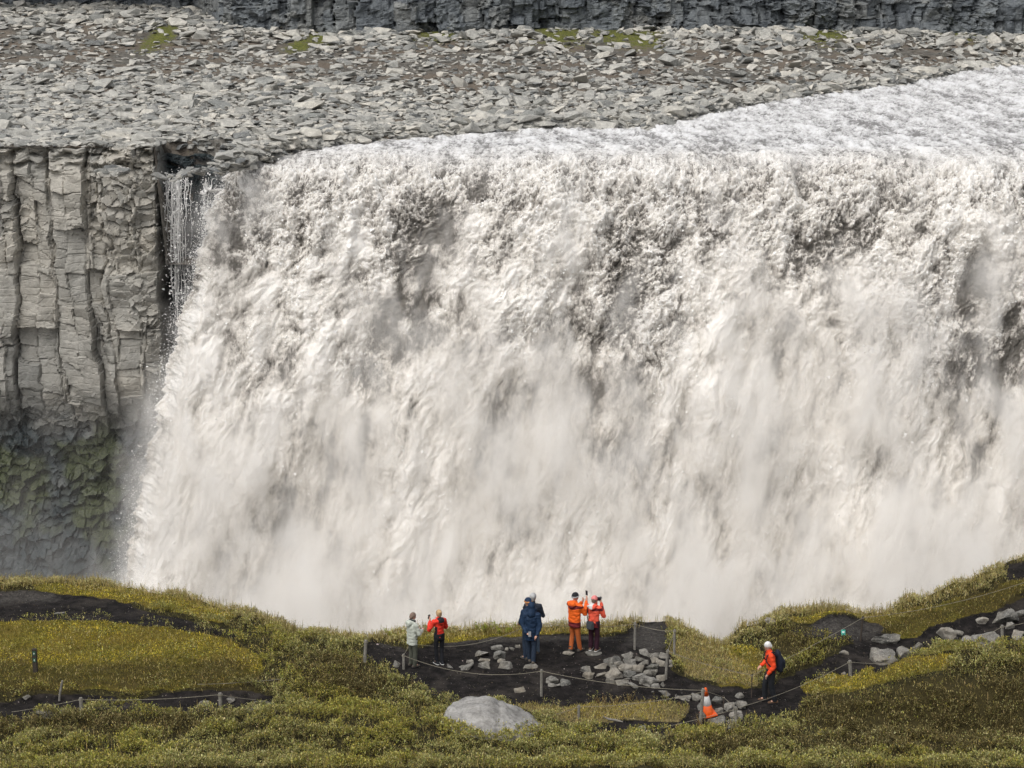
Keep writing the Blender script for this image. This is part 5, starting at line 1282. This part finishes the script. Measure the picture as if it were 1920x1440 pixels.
p6 = person(1077, 1222, 112, R(-40), 'person in orange and burgundy jacket with rust trousers and dark hat raising a phone',
    dict(arms=[((-.20, .16, 1.17), (.0, .34, 1.38), (.2, .2, 1)), ((.25, .14, 1.16), (.15, .34, 1.46), (0, .3, 1))], jacket=[orange, burg], hem=.78, jw=1.06, hood='down', trousers=otr, tw=.95, shoes=boot, hat=(M_black, grey), head=(.0, -.1, 0), stature=1.80, w=1.05,
         jpick=lambda c: ((((c[:, 2] > 1.30 + .25 * np.abs(c[:, 0])) & (c[:, 2] < 1.43) & (c[:, 1] < .15)) | (c[:, 2] < .93)) * 1), feet=[(-.09, -.05, 0), (.12, .10, 0)]))
p7 = person(1113, 1223, 101, R(-28), 'person in coral jacket with pink hat and plum trousers holding a camera to the face',
    dict(arms=[((-.22, .16, 1.14), (-.05, .26, 1.46), (.2, .1, 1)), ((.28, .12, 1.13), (.12, .25, 1.48), (-.3, .1, 1))], jacket=[coral, burg, white], hem=.80, hood='down', trousers=plum, tw=1.12, shoes=brown, sole=M_sole, hat=(pink,), hair=hairb, head=(.05, -.05, 0), lift=.05,
         jpick=lambda c: np.where(c[:, 2] < .94, 1, np.where((c[:, 2] > 1.41) & (c[:, 1] < -.05) & (c[:, 0] < .03), 2, np.where((c[:, 2] > 1.33) & (c[:, 2] < 1.42) & (c[:, 0] > .02), 1, 0)))))
p8 = person(1444, 1317, 113, R(96), 'white haired man in orange red jacket walking along the black path',
    dict(arms=[((-.24, -.02, 1.12), (-.20, .14, .92)), ((.24, .04, 1.14), (.14, .24, 1.06))], jacket=C_('orange_red_cloth', (.85, .075, .02)), hem=.88, jw=.95, trousers=dk, tw=1.1, shoes=brown, sole=M_black, hair=whair, head=(.62, .05, 0), bend=.13,
         feet=[(-.10, -.10, 0), (.09, .13, .02)], knees=[(-.10, .01, 0), (.09, .14, .0)], foot_yaw=[0, 0]))
# held and worn things
ph = lambda nm='phone': box_mesh(nm, .075, .010, .15, 0, .003)
held('phone', p2, ph(), (-.17, .37, 1.38), (.2, 0, .1), M_dev, 'small phone held up by the woman in the red jacket', 'phone')
held('phone', p3, ph(), (-.03, -.24, .86), (0, 0, .2), C_('silver_case', (.4, .4, .42)), 'phone held behind the back of the navy hooded visitor', 'phone')
held('phone', p6, ph(), (.10, .42, 1.60), (.1, 0, 0), M_dev, 'phone raised by the person in the orange jacket', 'phone')
held('phone', p1, ph(), (0, .40, 1.15), (.9, 0, 0), C_('white_case', (.6, .6, .58)), 'pale phone in the hands of the person in pale jacket', 'phone')
bpy.context.view_layer.update()
def worn(name, root, label, cat):
    e = empty(name, (0, 0, 0)); e.matrix_world = root.matrix_world; tag(e, label, cat); return e
cm = worn('camera', p7, 'dark camera held to the face by the visitor in pink hat', 'camera')
o = link('camera_body', box_mesh('camera_body', .14, .07, .10, 0, .01), M_dev, cm); o.location = (.04, .26, 1.55)
o = link('lens', tube_mesh('lens', [(.04, .29, 1.60), (.04, .38, 1.60)], [.036, .04], 16), M_dev, cm)
gb = worn('shoulder_bag', p7, 'small dark grey bag hanging behind the visitor in coral jacket', 'bag')
o = link('bag_body', box_mesh('bag_body', .24, .09, .26, 0, .025), bag, gb); o.location = (-.02, -.22, .76)
o = link('pocket', box_mesh('pocket', .15, .03, .15, 0, .01), bag, gb); o.location = (-.02, -.275, .79)
link('strap', tube_mesh('strap', [(-.10, -.20, 1.0), (-.15, -.18, 1.2), (-.15, -.12, 1.42), (-.12, .0, 1.5)], .014, 6), M_black, gb)
bp = worn('backpack', p8, 'dark navy backpack on the back of the walking man', 'backpack')
def Tb(p): return (np.array(p) - [0, 0, .98]) @ np.array(Matrix.Rotation(-.13, 3, 'X')).T + [0, 0, .98]
pk = C_('backpack_cloth', (.012, .016, .030))
Clay().limb([Tb((0, -.24, .96)), Tb((0, -.26, 1.15)), Tb((0, -.22, 1.40))], [.135, .145, .105], (1.15, .78, 1)).build('pack', pk, bp, .014, None, 3, None, .01)
Clay().limb([Tb((0, -.35, 1.00)), Tb((0, -.36, 1.12))], [.07, .07], (1.3, .6, 1)).build('pocket', pk, bp, .014, None, 2)
for s_ in (-1, 1): link('shoulder_strap', tube_mesh('shoulder_strap', [Tb((s_ * .12, -.16, 1.36)), Tb((s_ * .14, -.05, 1.50)), Tb((s_ * .14, .10, 1.42)), Tb((s_ * .15, .15, 1.28)), Tb((s_ * .17, .05, 1.12)), Tb((s_ * .15, -.15, 1.02))], .020, 6), pk, bp)
